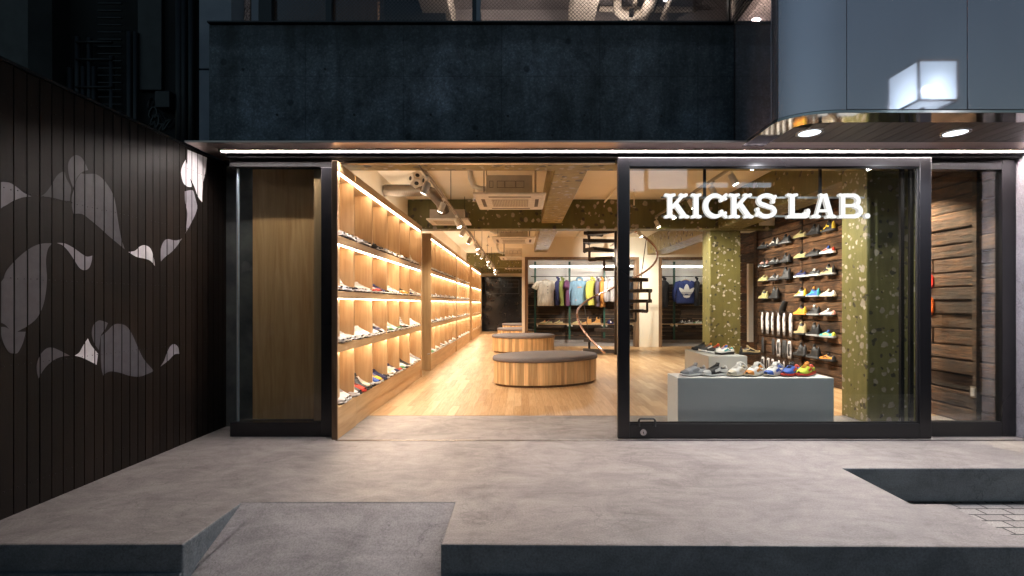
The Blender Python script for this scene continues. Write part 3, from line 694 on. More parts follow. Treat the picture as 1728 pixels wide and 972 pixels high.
for q, dd in ((0.0, 0.012),):
    bd.box(a, b, 4.505, 4.53, 0.142, 0.158); bd.box(a, b, 4.505, 4.53, dz1 - 0.10, dz1 - 0.086)
    bd.box(b - 0.014, b, 4.505, 4.53, 0.158, dz1 - 0.10); bd.box(a, a + 0.006, 4.505, 4.53, 0.158, dz1 - 0.10)
dpart(bd, 'glazing_bead', M['black'], bevel=0.002)
dpart(MB().box(a, b, 4.515, 4.523, 0.15, dz1 - 0.09), 'glass_pane', M['glass'])
hp = []
hx0, hx1 = WX(1079, 4.46), WX(1106, 4.46)
for k in range(7):
    an = math.pi - math.pi / 2 * k / 6; hp.append((hx0 + 0.02 + 0.02 * math.cos(an), 4.475, 0.175 + 0.02 * math.sin(an)))
for k in range(7):
    an = math.pi / 2 - math.pi / 2 * k / 6; hp.append((hx1 - 0.02 + 0.02 * math.cos(an), 4.475, 0.175 + 0.02 * math.sin(an)))
hp = [(hx0, 4.475, 0.12)] + hp + [(hx1, 4.475, 0.12)]
dpart(MB().tube(hp, 0.0095, 10), 'handle', pm('dark_grey_handle', (.03, .035, .037), rough=.35), smooth=True)
lk = MB(); lx, lz = WX(1085.5, 4.49), WZ(729.5, 4.49)
lk.tube([(lx, 4.492, lz), (lx, 4.484, lz)], 0.030, 24); lk.tube([(lx, 4.484, lz), (lx, 4.481, lz)], 0.018, 20)
lo_ = dpart(lk, 'lock', M['steel'])
MB().box(lx - .003, lx + .003, 4.479, 4.482, lz - .01, lz + .01).build('keyhole', M['black'], lo_)
# track frames of the parked leaves behind
for i, (xx, yy) in enumerate(((3.70, 4.60), (3.66, 4.66))):
    dpart(MB().box(xx, xx + 0.035, yy - 0.03, yy, 0.006, 2.64), 'rear_stile', pm('matt_bronze_frame', (0.012, 0.010, 0.009), rough=0.75, bstr=0.0, spec=0.1), bevel=0.002)

fw = thing('fixed_window', 'narrow fixed glass window in a black frame before the timber wall', 'window', (3.84, 4.57, 0))
x0, x1 = 3.838, 4.708
part(MB().box(x1 - 0.13, x1, 4.57, 4.64, 0.0, 2.64), 'stile', M['blackmetal'], fw, bevel=0.003)
part(MB().box(x0, x1 - 0.13, 4.572, 4.64, 0.0, 0.14), 'bottom_rail', M['black'], fw, bevel=0.003)
part(MB().box(x0, x1 - 0.13, 4.572, 4.64, 2.545, 2.64), 'top_rail', M['blackmetal'], fw, bevel=0.003)
part(MB().box(x0, x1 - 0.13, 4.60, 4.608, 0.14, 2.545), 'glass_pane', M['softglass'], fw)

# ================================================================== SIGN
CAP = 0.2405; SX, SY, SZ = 1.365, 4.60, 2.082
sign = thing('lit_shop_sign', 'glowing white KICKS LAB. slab-serif letters on rails behind the door glass', 'sign', (SX, SY, SZ))
eps = [0]
class G:
    def __init__(s, ox): s.mb = MB(); s.ox = ox
    def poly(s, pts, flip=False):
        eps[0] = (eps[0] + 1) % 12; d_ = eps[0] * 0.0006
        k0 = len(s.mb.f); s.mb.prism([((s.ox + p[0]) * CAP, p[1] * CAP) for p in pts], -0.015 - d_, 0.015 + d_, 'y')
        for q in range(k0 + 2, len(s.mb.m)): s.mb.m[q] = 1
    def disc(s, x, y, r, n=20): s.poly([(x + r * math.cos(2 * math.pi * k / n), y + r * math.sin(2 * math.pi * k / n)) for k in range(n)])
    def bar(s, x0, x1, y0, y1): s.poly([(x0, y0), (x1, y0), (x1, y1), (x0, y1)])
    def line(s, x0, y0, x1, y1, w):
        t_ = Vector((x1 - x0, y1 - y0)).normalized(); n_ = Vector((-t_.y, t_.x)) * w / 2
        s.poly([(x0 + n_.x, y0 + n_.y), (x1 + n_.x, y1 + n_.y), (x1 - n_.x, y1 - n_.y), (x0 - n_.x, y0 - n_.y)])
    def stroke(s, pts, w):
        L_, R_ = [], []
        for i, p in enumerate(pts):
            a = Vector(pts[max(0, i - 1)]); b = Vector(pts[min(len(pts) - 1, i + 1)]); t_ = (b - a).normalized(); n_ = Vector((-t_.y, t_.x))
            ww = w[i] if isinstance(w, list) else w
            L_.append((p[0] + n_.x * ww / 2, p[1] + n_.y * ww / 2)); R_.append((p[0] - n_.x * ww / 2, p[1] - n_.y * ww / 2))
        for i in range(len(pts) - 1):
            s.poly([L_[i], L_[i + 1], R_[i + 1], R_[i]])
    def serif(s, xc, top, w=0.44):
        """flared slab with a lobe at each end and a nick in the middle"""
        y0 = 1.0 if top else 0.0; k = -1 if top else 1
        s.poly([(xc - w / 2 + .02, y0 + k * 0.015), (xc - 0.05, y0 + k * 0.015), (xc, y0 + k * 0.045), (xc + 0.05, y0 + k * 0.015), (xc + w / 2 - .02, y0 + k * 0.015), (xc + w / 2 - .03, y0 + k * 0.10), (xc + 0.10, y0 + k * 0.15), (xc - 0.10, y0 + k * 0.15), (xc - w / 2 + .03, y0 + k * 0.10)])
        s.disc(xc - w / 2 + 0.055, y0 + k * 0.065, 0.060); s.disc(xc + w / 2 - 0.055, y0 + k * 0.065, 0.060)
    def done(s):
        o_ = s.mb.build('letter', [L['sign'], L['sign_side']], sign); return o_
def let_K(ox):
    g_ = G(ox); g_.bar(0.13, 0.32, 0.06, 0.94); g_.serif(0.225, 1); g_.serif(0.225, 0)
    g_.line(0.30, 0.42, 0.74, 0.92, 0.13); g_.line(0.46, 0.56, 0.80, 0.08, 0.19)
    g_.serif(0.76, 1, 0.34); g_.serif(0.80, 0, 0.38); g_.done()
def let_I(ox):
    g_ = G(ox); g_.bar(0.11, 0.30, 0.06, 0.94); g_.serif(0.205, 1, 0.41); g_.serif(0.205, 0, 0.41); g_.done()
def let_C(ox):
    g_ = G(ox)
    pts = [(0.50 + 0.385 * math.cos(R(a)), 0.50 + 0.415 * math.sin(R(a))) for a in range(38, 323, 9)]
    ws = [0.12 + 0.08 * math.sin(math.pi * i / (len(pts) - 1)) for i in range(len(pts))]
    g_.stroke(pts, ws)
    for sg in (1, -1):
        yb = 0.5 + sg * 0.26
        g_.line(0.70, yb + sg * .0, 0.93, yb + sg * 0.17, 0.12); g_.disc(0.74, yb - sg * 0.03, 0.075); g_.disc(0.90, yb + sg * 0.02, 0.06); g_.disc(0.92, yb + sg * 0.19, 0.05)
    g_.done()
def let_S(ox):
    g_ = G(ox)
    pts = [(0.46 + 0.30 * math.cos(R(a)), 0.715 + 0.20 * math.sin(R(a))) for a in range(20, 236, 12)]
    pts += [(0.34, 0.545), (0.46, 0.505), (0.58, 0.46)]
    pts += [(0.46 + 0.32 * math.cos(R(a)), 0.29 + 0.205 * math.sin(R(a))) for a in range(52, -165, -12)]
    g_.stroke(pts, 0.165)
    g_.disc(0.72, 0.66, 0.075); g_.disc(0.80, 0.88, 0.055); g_.line(0.72, .70, .80, .88, .11)
    g_.disc(0.10, 0.36, 0.075); g_.disc(0.07, 0.13, 0.055); g_.line(0.15, .33, .08, .14, .11); g_.done()
def let_L(ox):
    g_ = G(ox); g_.bar(0.13, 0.32, 0.06, 0.94); g_.serif(0.225, 1); g_.serif(0.225, 0)
    g_.bar(0.2, 0.82, 0.015, 0.20); g_.line(0.80, 0.06, 0.86, 0.30, 0.15); g_.disc(0.84, 0.31, 0.075); g_.disc(0.72, 0.22, 0.05); g_.done()
def let_A(ox):
    g_ = G(ox); g_.line(0.20, 0.06, 0.44, 0.94, 0.11); g_.line(0.80, 0.06, 0.55, 0.94, 0.20)
    g_.bar(0.30, 0.72, 0.26, 0.36); g_.serif(0.49, 1, 0.32); g_.serif(0.185, 0, 0.36); g_.serif(0.80, 0, 0.40); g_.done()
def let_B(ox):
    g_ = G(ox); g_.bar(0.12, 0.29, 0.06, 0.94); g_.serif(0.225, 1, 0.40); g_.serif(0.225, 0, 0.40)
    g_.bar(0.2, 0.64, 0.845, 0.985); g_.bar(0.2, 0.66, 0.455, 0.565); g_.bar(0.2, 0.66, 0.015, 0.155)
    g_.stroke([(0.62 + 0.19 * math.cos(R(a)), 0.71 + 0.19 * math.sin(R(a))) for a in range(90, -91, -12)], 0.17)
    g_.stroke([(0.65 + 0.24 * math.cos(R(a)), 0.295 + 0.205 * math.sin(R(a))) for a in range(90, -91, -12)], 0.18); g_.done()
let_K(0); let_I(1.06); let_C(1.53); let_K(2.55); let_S(3.60); let_L(4.86); let_A(5.83); let_B(6.90)
gd = G(7.96); gd.disc(0.105, 0.10, 0.105); gd.done()
for z in (0.86, 0.115):
    MB().box(-0.02, 8.05 * CAP, 0.019, 0.028, z * CAP - 0.009, z * CAP + 0.009).build('support_rail', pm('clear_rail', (0.25, 0.25, 0.24), rough=.3), sign)
for px in (1191.5, 1388):
    xx = WX(px, SY) - SX
    MB().box(xx - 0.012, xx + 0.012, 0.03, 0.05, 0.1 * CAP, 2.66 - SZ).build('hanging_rod', M['black'], sign)

# ================================================================== SHOP SHELL
def wall(name, *b, mat='cream'): return struct(MB().box(*b).build(name, M[mat]))
struct(MB().box(-2.4, 8.8, 4.9, 22.29, 3.21, 3.229).build('shop_ceiling', M['cream']))
wall('shelving_wall', -2.3, -2.12, 4.97, 21.9, 0, 3.21)
wall('shop_far_wall', -2.12, 0.17, 21.9, 22.1, 0, 3.21)
wall('corridor_wall', 0.02, 0.165, 14.1, 21.9, 0, 3.21)
wall('timber_backing_wall', 4.80, 4.95, 4.66, 10.6, 0, 3.21)
wall('return_wall', 4.95, 6.3, 10.45, 10.6, 0, 3.21)
wall('stockroom_wall', 6.3, 6.45, 10.6, 15.9, 0, 3.21)
wall('alcove_back_wall', 0.17, 6.3, 15.62, 15.8, 1.86, 3.21, mat='white')
# cream bulkhead and pier in front of the alcoves
wall('alcove_bulkhead_wall', 0.02, 6.3, 14.0, 14.1, 2.62, 3.21)
wall('alcove_pier_wall', 3.42, 4.0, 14.0, 14.1, 0, 2.62)
def lum(*bx):
    m_ = MB()
    for b in bx: m_.box(*b)
    return m_
af = thing('alcove_opening', 'rough lumber frame lining the wider clothes alcove', 'door frame', (0.17, 14, 0))
part(lum((0.10, 3.42, 13.97, 14.25, 2.55, 2.62)), 'head', M['lumber'], af); part(lum((0.10, 0.19, 13.97, 14.25, 0, 2.55)), 'jamb', M['lumber'], af); part(lum((3.32, 3.42, 13.97, 14.25, 0, 2.55)), 'jamb', M['lumber'], af)
af = thing('alcove_opening', 'rough lumber frame lining the narrower alcove behind the olive column', 'door frame', (4.0, 14, 0))
part(lum((4.0, 6.2, 13.97, 14.25, 2.55, 2.62)), 'head', M['lumber'], af); part(lum((4.0, 4.09, 13.97, 14.25, 0, 2.55)), 'jamb', M['lumber'], af)

# olive beams and columns
def olv(name, label, cat, *b, mat='olive'): return tag(MB().box(*b).build(name, M[mat], bevel=0.012), label, cat)
olv('olive_beam', 'peeling olive beam crossing just inside the shop entrance', 'beam', -2.12, 4.8, 4.80, 5.04, 2.66, 3.209, mat='olive_gold')
olv('olive_beam', 'olive cross beam with pale plaster scars behind the first ceiling air conditioner', 'beam', -2.12, 4.8, 8.94, 9.23, 2.66, 3.209, mat='olive_dark')
olv('olive_beam', 'olive cross beam near the far end of the shelving aisle', 'beam', -2.12, 0.02, 18.5, 18.8, 2.65, 3.209)
olv('olive_beam', 'last olive beam over the dark doorway at the aisle end', 'beam', -2.12, 0.02, 21.4, 21.7, 2.62, 3.209)
olv('olive_beam', 'yellow-olive beam running from the entrance into the shop beside the air conditioner', 'beam', 0.37, 0.745, 5.045, 8.935, 2.76, 3.209, mat='olive_gold')
olv('olive_beam', 'rough olive beam stub continuing toward the clothes alcove', 'beam', 0.37, 0.745, 9.235, 13.95, 2.76, 3.209, mat='olive_gold')
olv('olive_beam', 'heavy olive beam joining the two columns above the display window', 'beam', 3.65, 4.12, 5.48, 8.935, 2.663, 3.209)
olv('olive_beam', 'olive beam reaching from the rear column to the cream pier', 'beam', 3.65, 4.12, 9.64, 13.95, 2.68, 3.209, mat='olive_gold')
olv('olive_column', 'chipped olive column close behind the big door glass', 'column', 3.65, 4.27, 5.07, 5.475, 0.0, 3.209, mat='olive_near')
olv('olive_column', 'spotted olive column rising behind the low shoe plinth', 'column', 3.63, 4.22, 9.24, 9.635, 0.0, 3.209, mat='olive_rear')

# ------------------------------------------------------------------ timber wall
tw = thing('timber_wall', 'wall clad in dark reclaimed timber planks carrying rows of shoes', 'wall', (4.73, 7, 0))
random.seed(11)
def plank_field(mb, ya, yb, ztop=3.15):
    z = 0.0
    while z < ztop:
        h = random.uniform(0.135, 0.185); y_ = ya
        while y_ < yb - 0.01:
            l_ = random.choice([0.5, 0.9, 1.6, 1.6, 2.4]); y2 = min(yb, y_ + l_)
            if yb - y2 < 0.25: y2 = yb
            dx = random.uniform(-0.02, 0.018); g_ = 0.005
            n = max(3, int((y2 - y_) / 0.16)); zt = min(z + h, ztop)
            fr_, bk_ = [], []
            for i in range(n + 1):
                yy = y_ + g_ + (y2 - y_ - 2 * g_) * i / n
                a_ = random.uniform(-0.002, 0.003); b_ = random.uniform(-0.003, 0.002)
                fr_.append([(4.728 + dx + 0.006, yy, z + g_ + a_), (4.728 + dx, yy, z + g_ + 0.012 + a_), (4.728 + dx + random.uniform(-.003, .003), yy, (z + zt) / 2), (4.728 + dx, yy, zt - g_ - 0.012 + b_), (4.728 + dx + 0.006, yy, zt - g_ + b_), (4.785, yy, zt - g_), (4.785, yy, z + g_)])
            mb.loft(fr_)
            y_ = y2
        z += h
segs = [(4.66, 4.955), (5.01, 8.05), (8.12, 9.60), (9.70, 10.44)]
for a, b in segs:
    m_ = MB(); plank_field(m_, a, b); part(m_, 'plank_cladding', M['timber'], tw)
for a, b in ((4.955, 5.01), (8.05, 8.12), (9.60, 9.70)):
    part(MB().box(4.70, 4.785, a + .003, b - .003, 0, 3.15), 'post', M['timber'], tw, bevel=0.004)
part(MB().box(4.786, 4.799, 4.66, 10.44, 0, 3.15), 'backing', M['black'], tw)
sk = thing('wall_socket', 'small white switch plate on the timber wall behind the fixed window', 'switch', (4.70, 5.0, 0.5))
zz = WZ(661, 5.0)
sk.location = (4.695, 4.985, zz); MB().box(-0.006, 0.0, -0.035, 0.035, -0.06, 0.06).build('plate', M['galv'], sk, bevel=0.003); MB().box(-0.012, -0.0065, -0.02, 0.02, -0.042, 0.042).build('rocker', M['white'], sk, bevel=0.002)
tag(MB().box(4.60, 4.70, 9.72, 9.80, WZ(577, 9.75), WZ(445, 9.75)).build('white_wall_panel', M['white'], bevel=0.004), 'narrow upright white panel between the rear column and timber wall', 'panel')
tag(MB().box(4.42, 4.70, 8.9, 9.9, 2.72, 2.86).build('white_duct_box', M['white'], bevel=0.004), 'white boxed duct under the ceiling above the narrow white panel', 'duct')
# coloured boards peeping past the door stile
for (zc, hz, cc_, nm) in ((1.52, 0.09, (0.6, 0.03, 0.02), 'small red oval plaque on the timber wall beside the door stile'), (1.24, 0.12, (0.7, 0.13, 0.02), 'orange-red oval plaque below the small red one')):
    tag(MB().prism([(5.545 + 0.07 * math.cos(a * math.pi / 12), zc + hz * math.sin(a * math.pi / 12)) for a in range(24)], 4.69, 4.712, 'x').build('oval_plaque', pm('enamel_%d' % int(zc * 100), cc_, rough=.3)), nm, 'plaque')

# ------------------------------------------------------------------ SHELVING UNITS
XF, XB = -1.72, -2.09
ROWS = [(2.517, 1.907), (1.835, 1.386), (1.318, 0.884), (0.807, 0.295)]     # clear top, shelf top
def shelving(name_label, y0, y1, div, first=False):
    u = thing('oak_shelving_unit', name_label, 'shelving', (XF, y0, 0), 0, 'oak shoe shelving units along the aisle')
    P = lambda mb, n, m_, **k: part(mb, n, m_, u, **k)
    for ys in (((y0, y0 + 0.035),) if not first else ()) + ((y1 - 0.05, y1),): P(MB().box(XB, XF + 0.004, ys[0], ys[1], 0.0, 2.60), 'side_panel', M['oak_v'], bevel=0.002)
    P(MB().box(XB - 0.02, XB, y0, y1, 0.0, 2.60), 'back_panel', M['oak_v'])
    P(MB().box(XB, XF, y0 + 0.036, y1 - 0.051, 2.535, 2.60), 'top_board', M['oak_h'], bevel=0.002)
    P(MB().box(XF - 0.018, XF + 0.001, y0 + 0.036, y1 - 0.051, 2.517, 2.5345), 'pelmet', M['oak_h'])
    for i, (zt, zs) in enumerate(ROWS):
        nxt = ROWS[i + 1][0] if i < 3 else 0.14
        P(MB().box(XB, XF - 0.0205, y0 + 0.036, y1 - 0.051, zs - 0.025, zs), 'shelf', M['oak_h'])
        P(MB().box(XF - 0.02, XF + 0.001, y0 + 0.036, y1 - 0.051, nxt, zs), 'shelf_front', M['oak_h'], bevel=0.002)
        for d_ in div:
            P(MB().box(XB, XF - 0.022, d_ - 0.011, d_ + 0.011, zs + 0.0005, zt - 0.001), 'divider', M['oak_v'])
        P(MB().box(XF - 0.048, XF - 0.024, y0 + 0.045, y1 - 0.06, zt - 0.006, zt + 0.008), 'led_strip', L['led'])
    P(MB().box(XB + 0.06, XB + 0.10, y0 + 0.1, y1 - 0.1, 2.602, 2.625), 'added_uplight_strip', L['ceiling_fill'])  # unseen uplight, added to brighten the ceiling
    P(MB().box(XF - 0.045, XF - 0.01, y0 + 0.036, y1 - 0.051, 0.0, 0.139), 'plinth', M['oak_h'])
    if first:      # shallow first bay reaching out to the door line beside the black stile
        P(MB().box(-1.766, XF + 0.004, 4.468, 4.488, 0.0, 2.60), 'end_panel', M['lumber'], bevel=0.002)
        P(MB().box(-1.774, -1.764, 4.489, 4.645, 0.0, 2.60), 'return_panel', M['oak_v'])
        P(MB().box(-2.01, -1.764, 4.646, 4.656, 0.0, 2.60), 'return_panel', M['oak_v'])
        P(MB().box(-2.01, -2.0, 4.657, 4.925, 0.0, 2.60), 'return_panel', M['oak_v'])
        for xa, ya, yb in ((-1.763, 4.489, 4.645), (-1.999, 4.657, y0 - 0.001)):
            P(MB().box(xa, XF - (0.0 if ya < 4.6 else 0.0), ya, yb, 2.535, 2.60), 'top_board', M['oak_h'])
            for i, (zt, zs) in enumerate(ROWS):
                P(MB().box(xa, XF - 0.0205, ya, yb, zs - 0.025, zs), 'shelf', M['oak_h'])
        for i, (zt, zs) in enumerate(ROWS):
            nxt = ROWS[i + 1][0] if i < 3 else 0.0
            P(MB().box(XF - 0.02, XF + 0.001, 4.489, y0 + 0.035, nxt, zs), 'shelf_front', M['oak_h'])
            P(MB().box(XF - 0.042, XF - 0.024, 4.495, y0 + 0.04, zt - 0.006, zt + 0.008), 'led_strip', L['led'])
        P(MB().box(XF - 0.018, XF + 0.001, 4.489, y0 + 0.035, 2.517, 2.5345), 'pelmet', M['oak_h'])
    return u
U1 = (4.952, 8.29, [4.995, 5.606, 6.22, 6.85, 7.47]); U2 = (9.1, 12.66, [9.1 + .593 * k for k in range(1, 6)]); U3 = (12.74, 15.98, [12.74 + .54 * k for k in range(1, 6)]); U4 = (16.6, 20.4, [16.6 + .633 * k for k in range(1, 6)])
shelving('lit oak shoe shelving unit nearest the shop doorway', *U1, first=True)
shelving('lit oak shoe shelving unit, second from the doorway after the gap', *U2)
shelving('lit oak shoe shelving unit, third from the doorway', *U3)
shelving('lit oak shoe shelving unit at the far end of the aisle', *U4)
tag(MB().box(-2.11, -2.05, 8.31, 9.08, 0.0, 2.5).build('aisle_mirror', M['chrome']), 'tall mirror in the gap between the first two oak units', 'mirror')

# ------------------------------------------------------------------ SHOES
def shoe_mat(name, c, rough=0.55): return pm('shoe_' + name, c, tuple(x * 0.85 for x in c), scale=60, rough=rough, bstr=0.2, bdist=0.001)
SC = {'white': (0.78, 0.77, 0.75), 'cream': (0.62, 0.55, 0.42), 'black': (0.018, 0.018, 0.02), 'grey': (0.30, 0.30, 0.31), 'dark grey': (0.07, 0.07, 0.075), 'navy': (0.025, 0.03, 0.11), 'red': (0.6, 0.05, 0.025), 'orange': (0.75, 0.28, 0.04), 'yellow': (0.75, 0.5, 0.04), 'blue': (0.04, 0.12, 0.5), 'sand': (0.5, 0.38, 0.2), 'khaki': (0.38, 0.34, 0.15), 'green': (0.10, 0.30, 0.12), 'tan': (0.52, 0.26, 0.07), 'silver': (0.42, 0.44, 0.47), 'lime': (0.6, 0.68, 0.06), 'pink': (0.7, 0.35, 0.3), 'teal': (0.05, 0.35, 0.38)}
SM = {k: shoe_mat(k.replace(' ', '_'), v) for k, v in SC.items()}
LIN = shoe_mat('lining', (0.10, 0.10, 0.105), 0.9)
SHOE = {}
def shoe_meshes(kind):
    """sole, upper and lace meshes, toe along +x, heel at x=0, 0.28 m long"""
    if kind in SHOE: return SHOE[kind]
    hi = {'low': 0.0, 'runner': 0.005, 'high': 0.055, 'boot': 0.11, 'slipper': -0.03}[kind]
    chunk = {'low': 0.022, 'runner': 0.032, 'high': 0.025, 'boot': 0.03, 'slipper': 0.03}[kind]
    Ln = 0.285
    def half(t):   # plan half width
        return 0.001 + 0.047 * (max(0, 1 - (2 * min(t, 0.5) - 1) ** 4) ** 0.5 if t < 0.08 else 1.0) * (0.80 + 0.22 * math.sin(math.pi * min(1, max(0, (t - 0.15) / 0.85)) ** 1.1)) * (1.0 if t < 0.72 else max(0.0, 1 - ((t - 0.72) / 0.285) ** 2.4) ** 0.5)
    def lift(t): return 0.012 * max(0, (t - 0.72) / 0.28) ** 2
    ts = [0.0, 0.012, 0.04, 0.09, 0.16, 0.24, 0.32, 0.40, 0.48, 0.56, 0.64, 0.72, 0.80, 0.87, 0.93, 0.97, 0.993]
    def hw(t):
        if t < 0.09: return 0.042 * (1 - (1 - t / 0.09) ** 2) ** 0.5 * 0.96 + 0.003
        return max(0.006, half(t))
    # sole
    rings = []
    for t in ts:
        w = hw(t) + 0.004; z0 = lift(t); z1 = chunk * (1.15 if t < 0.3 else 1.15 - 0.35 * min(1, (t - 0.3) / 0.5)) + lift(t) * 0.8
        x_ = t * Ln + (0.004 if t > 0.9 else (-0.004 if t < 0.05 else 0))
        rings.append([(x_, -w * 0.93, z0), (x_, -w, z0 + 0.006), (x_, -w, z1 - 0.003), (x_, -w + 0.004, z1), (x_, w - 0.004, z1), (x_, w, z1 - 0.003), (x_, w, z0 + 0.006), (x_, w * 0.93, z0)])
    so_ = MB().loft(rings)
    for i, f in enumerate(so_.f):
        k = i % 8
        if i < (len(ts) - 1) * 8 and k in (0, 6, 7): so_.m[i] = 1
    # upper
    top = lambda t: ((0.088 + hi) if t < 0.10 else (0.082 + hi - 0.006 * math.sin(math.pi * (t - 0.1) / 0.3)) if t < 0.40 else 0)
    def ht(t):
        if kind == 'slipper':
            return 0.045 + 0.035 * math.exp(-((t - 0.5) / 0.2) ** 2) if t > 0.3 else 0.052
        if t < 0.40: return 0.090 + hi - 0.012 * math.sin(math.pi * t / 0.40)
        u_ = (t - 0.40) / 0.60
        base = 0.105 + hi * (1 if t < 0.44 else max(0, 1 - (t - 0.44) / 0.12))
        return base - (base - 0.040) * (u_ ** 0.75 if hi < .02 else min(1, u_ * 1.15) ** 0.75) if t < 0.93 else 0.046 - 0.25 * (t - 0.93)
    K = 14; rings = []; up = MB(); T2 = ts
    for t in T2:
        w = hw(t) - 0.001; z0 = chunk * 0.8 + lift(t) * 0.8; h_ = max(ht(t), z0 + 0.012); x_ = t * Ln
        if t > 0.95: h_ = z0 + 0.016
        ring = []
        for k in range(K + 1):
            a = math.pi * k / K; cy = math.cos(a); sz = math.sin(a)
            n_ = 0.62 if t > 0.42 else 0.5
            nar = 1.0 if t > 0.5 else 1.0 - 0.22 * sz ** 3
            yy = w * (abs(cy) ** n_) * (1 if cy > 0 else -1) * nar; z = z0 + (h_ - z0) * sz ** 0.7
            lean = 0.012 * (sz ** 2) if t < 0.06 else 0
            ring.append([x_ + lean, yy, z])
        # foot opening
        if 0.03 < t < 0.43 and kind != 'slipper' or (kind == 'slipper' and 0.03 < t < 0.45):
            for k in range(4, K - 3):
                ring[k][2] -= (0.045 if 0.09 <= t <= 0.33 else 0.02); ring[k][1] *= 0.9
        rings.append([tuple(p) for p in ring])
    up.loft(rings, closed=False, cap=False)
    nf = K
    for i in range(len(T2) - 1):
        for k in range(K):
            t = T2[i]; idx = i * nf + k
            if 0.03 < t < 0.36 and 3 <= k <= K - 4: up.m[idx] = 2
            elif (t >= 0.80 and kind in ('low', 'high')) or (t < 0.03): up.m[idx] = 1
            elif 0.40 <= t < 0.60 and (k in (1, 2) or k in (K - 2, K - 3)): up.m[idx] = 1
            elif 0.2 <= t < 0.40 and (k == 1 or k == K - 2): up.m[idx] = 1
    # laces and tongue
    la = MB()
    if kind != 'slipper':
        for t in ([0.44, 0.49, 0.54, 0.59, 0.64] if hi < .05 else [0.44, 0.48, 0.53, 0.59, 0.65]):
            h_ = ht(t); w = hw(t) * 0.5
            la.tube([(t * Ln - 0.004, -w, h_ - 0.006), (t * Ln, -w * 0.5, h_ + 0.0025), (t * Ln + 0.003, w * 0.5, h_ + 0.0025), (t * Ln - 0.004, w, h_ - 0.006)], 0.0032, 5)
        h_ = ht(0.41)
        la.add([(0.39 * Ln, -0.02, h_ - 0.02), (0.39 * Ln, 0.02, h_ - 0.02), (0.355 * Ln, 0.019, h_ + 0.014), (0.355 * Ln, -0.019, h_ + 0.014), (0.425 * Ln, -0.02, h_ - 0.012), (0.425 * Ln, 0.02, h_ - 0.012), (0.38 * Ln, 0.018, h_ + 0.014), (0.38 * Ln, -0.018, h_ + 0.014)], [(0, 1, 2, 3), (4, 5, 6, 7), (3, 2, 6, 7), (0, 3, 7, 4), (1, 2, 6, 5)])
    SHOE[kind] = (so_, up, la); return SHOE[kind]
SMESH = {}
def shoe_data(kind, main, accent, sole, lace):
    key = (kind, main, accent, sole, lace)
    if key in SMESH: return SMESH[key]
    so_, up, la = shoe_meshes(kind); res = []
    for mb, mats in ((so_, [SM[sole], SM['dark grey'] if sole != 'black' else SM['black']]), (up, [SM[main], SM[accent], LIN]), (la, [SM[lace]])):
        if not mb.f: res.append(None); continue
        o_ = mb.build('tmp', mats, smooth=True); me = o_.data; bpy.data.objects.remove(o_); res.append(me)
    SMESH[key] = res; return res
def cname(kind):
    return {'low': 'low-top sneaker', 'runner': 'running shoe', 'high': 'high-top sneaker', 'boot': 'ankle boot', 'slipper': 'slip-on'}[kind]
def put_shoe(loc, rz, kind, main, accent, sole, lace, label, group=None, tilt=0.0, s=1.0, extra=None):
    d_ = shoe_data(kind, main, accent, sole, lace)
    r_ = thing('boot' if kind == 'boot' else 'shoe', label, 'boot' if kind == 'boot' else 'shoe', loc, rz, group)
    r_.rotation_euler = (0, tilt, rz); r_.scale = (s, s, s)
    for nm, me in zip(('sole', 'upper', 'laces'), d_):
        if me is None: continue
        o_ = bpy.data.objects.new(nm, me); col.objects.link(o_); o_.parent = r_
    return r_
random.seed(5)
WH = ('low', 'white', 'white', 'white', 'white')
PAL = [WH, WH, WH, WH, ('runner', 'white', 'white', 'white', 'white'), ('low', 'white', 'cream', 'white', 'white'), ('low', 'white', 'grey', 'white', 'white'), ('runner', 'white', 'silver', 'white', 'grey'), ('low', 'white', 'black', 'white', 'white'), ('low', 'black', 'white', 'white', 'white'),
       ('runner', 'dark grey', 'black', 'white', 'black'), ('runner', 'grey', 'silver', 'white', 'grey'), ('high', 'white', 'black', 'white', 'white'), ('low', 'navy', 'white', 'white', 'white'), ('runner', 'cream', 'sand', 'white', 'white'), ('low', 'cream', 'white', 'cream', 'white'),
       ('runner', 'white', 'red', 'white', 'white'), ('low', 'white', 'green', 'white', 'white'), ('runner', 'black', 'grey', 'white', 'black'), ('low', 'silver', 'white', 'white', 'white')]
def desc(sp):
    k, m_, a, s_, l_ = sp
    d_ = m_ if a == m_ else m_ + ' and ' + a
    return d_ + ' ' + cname(k)
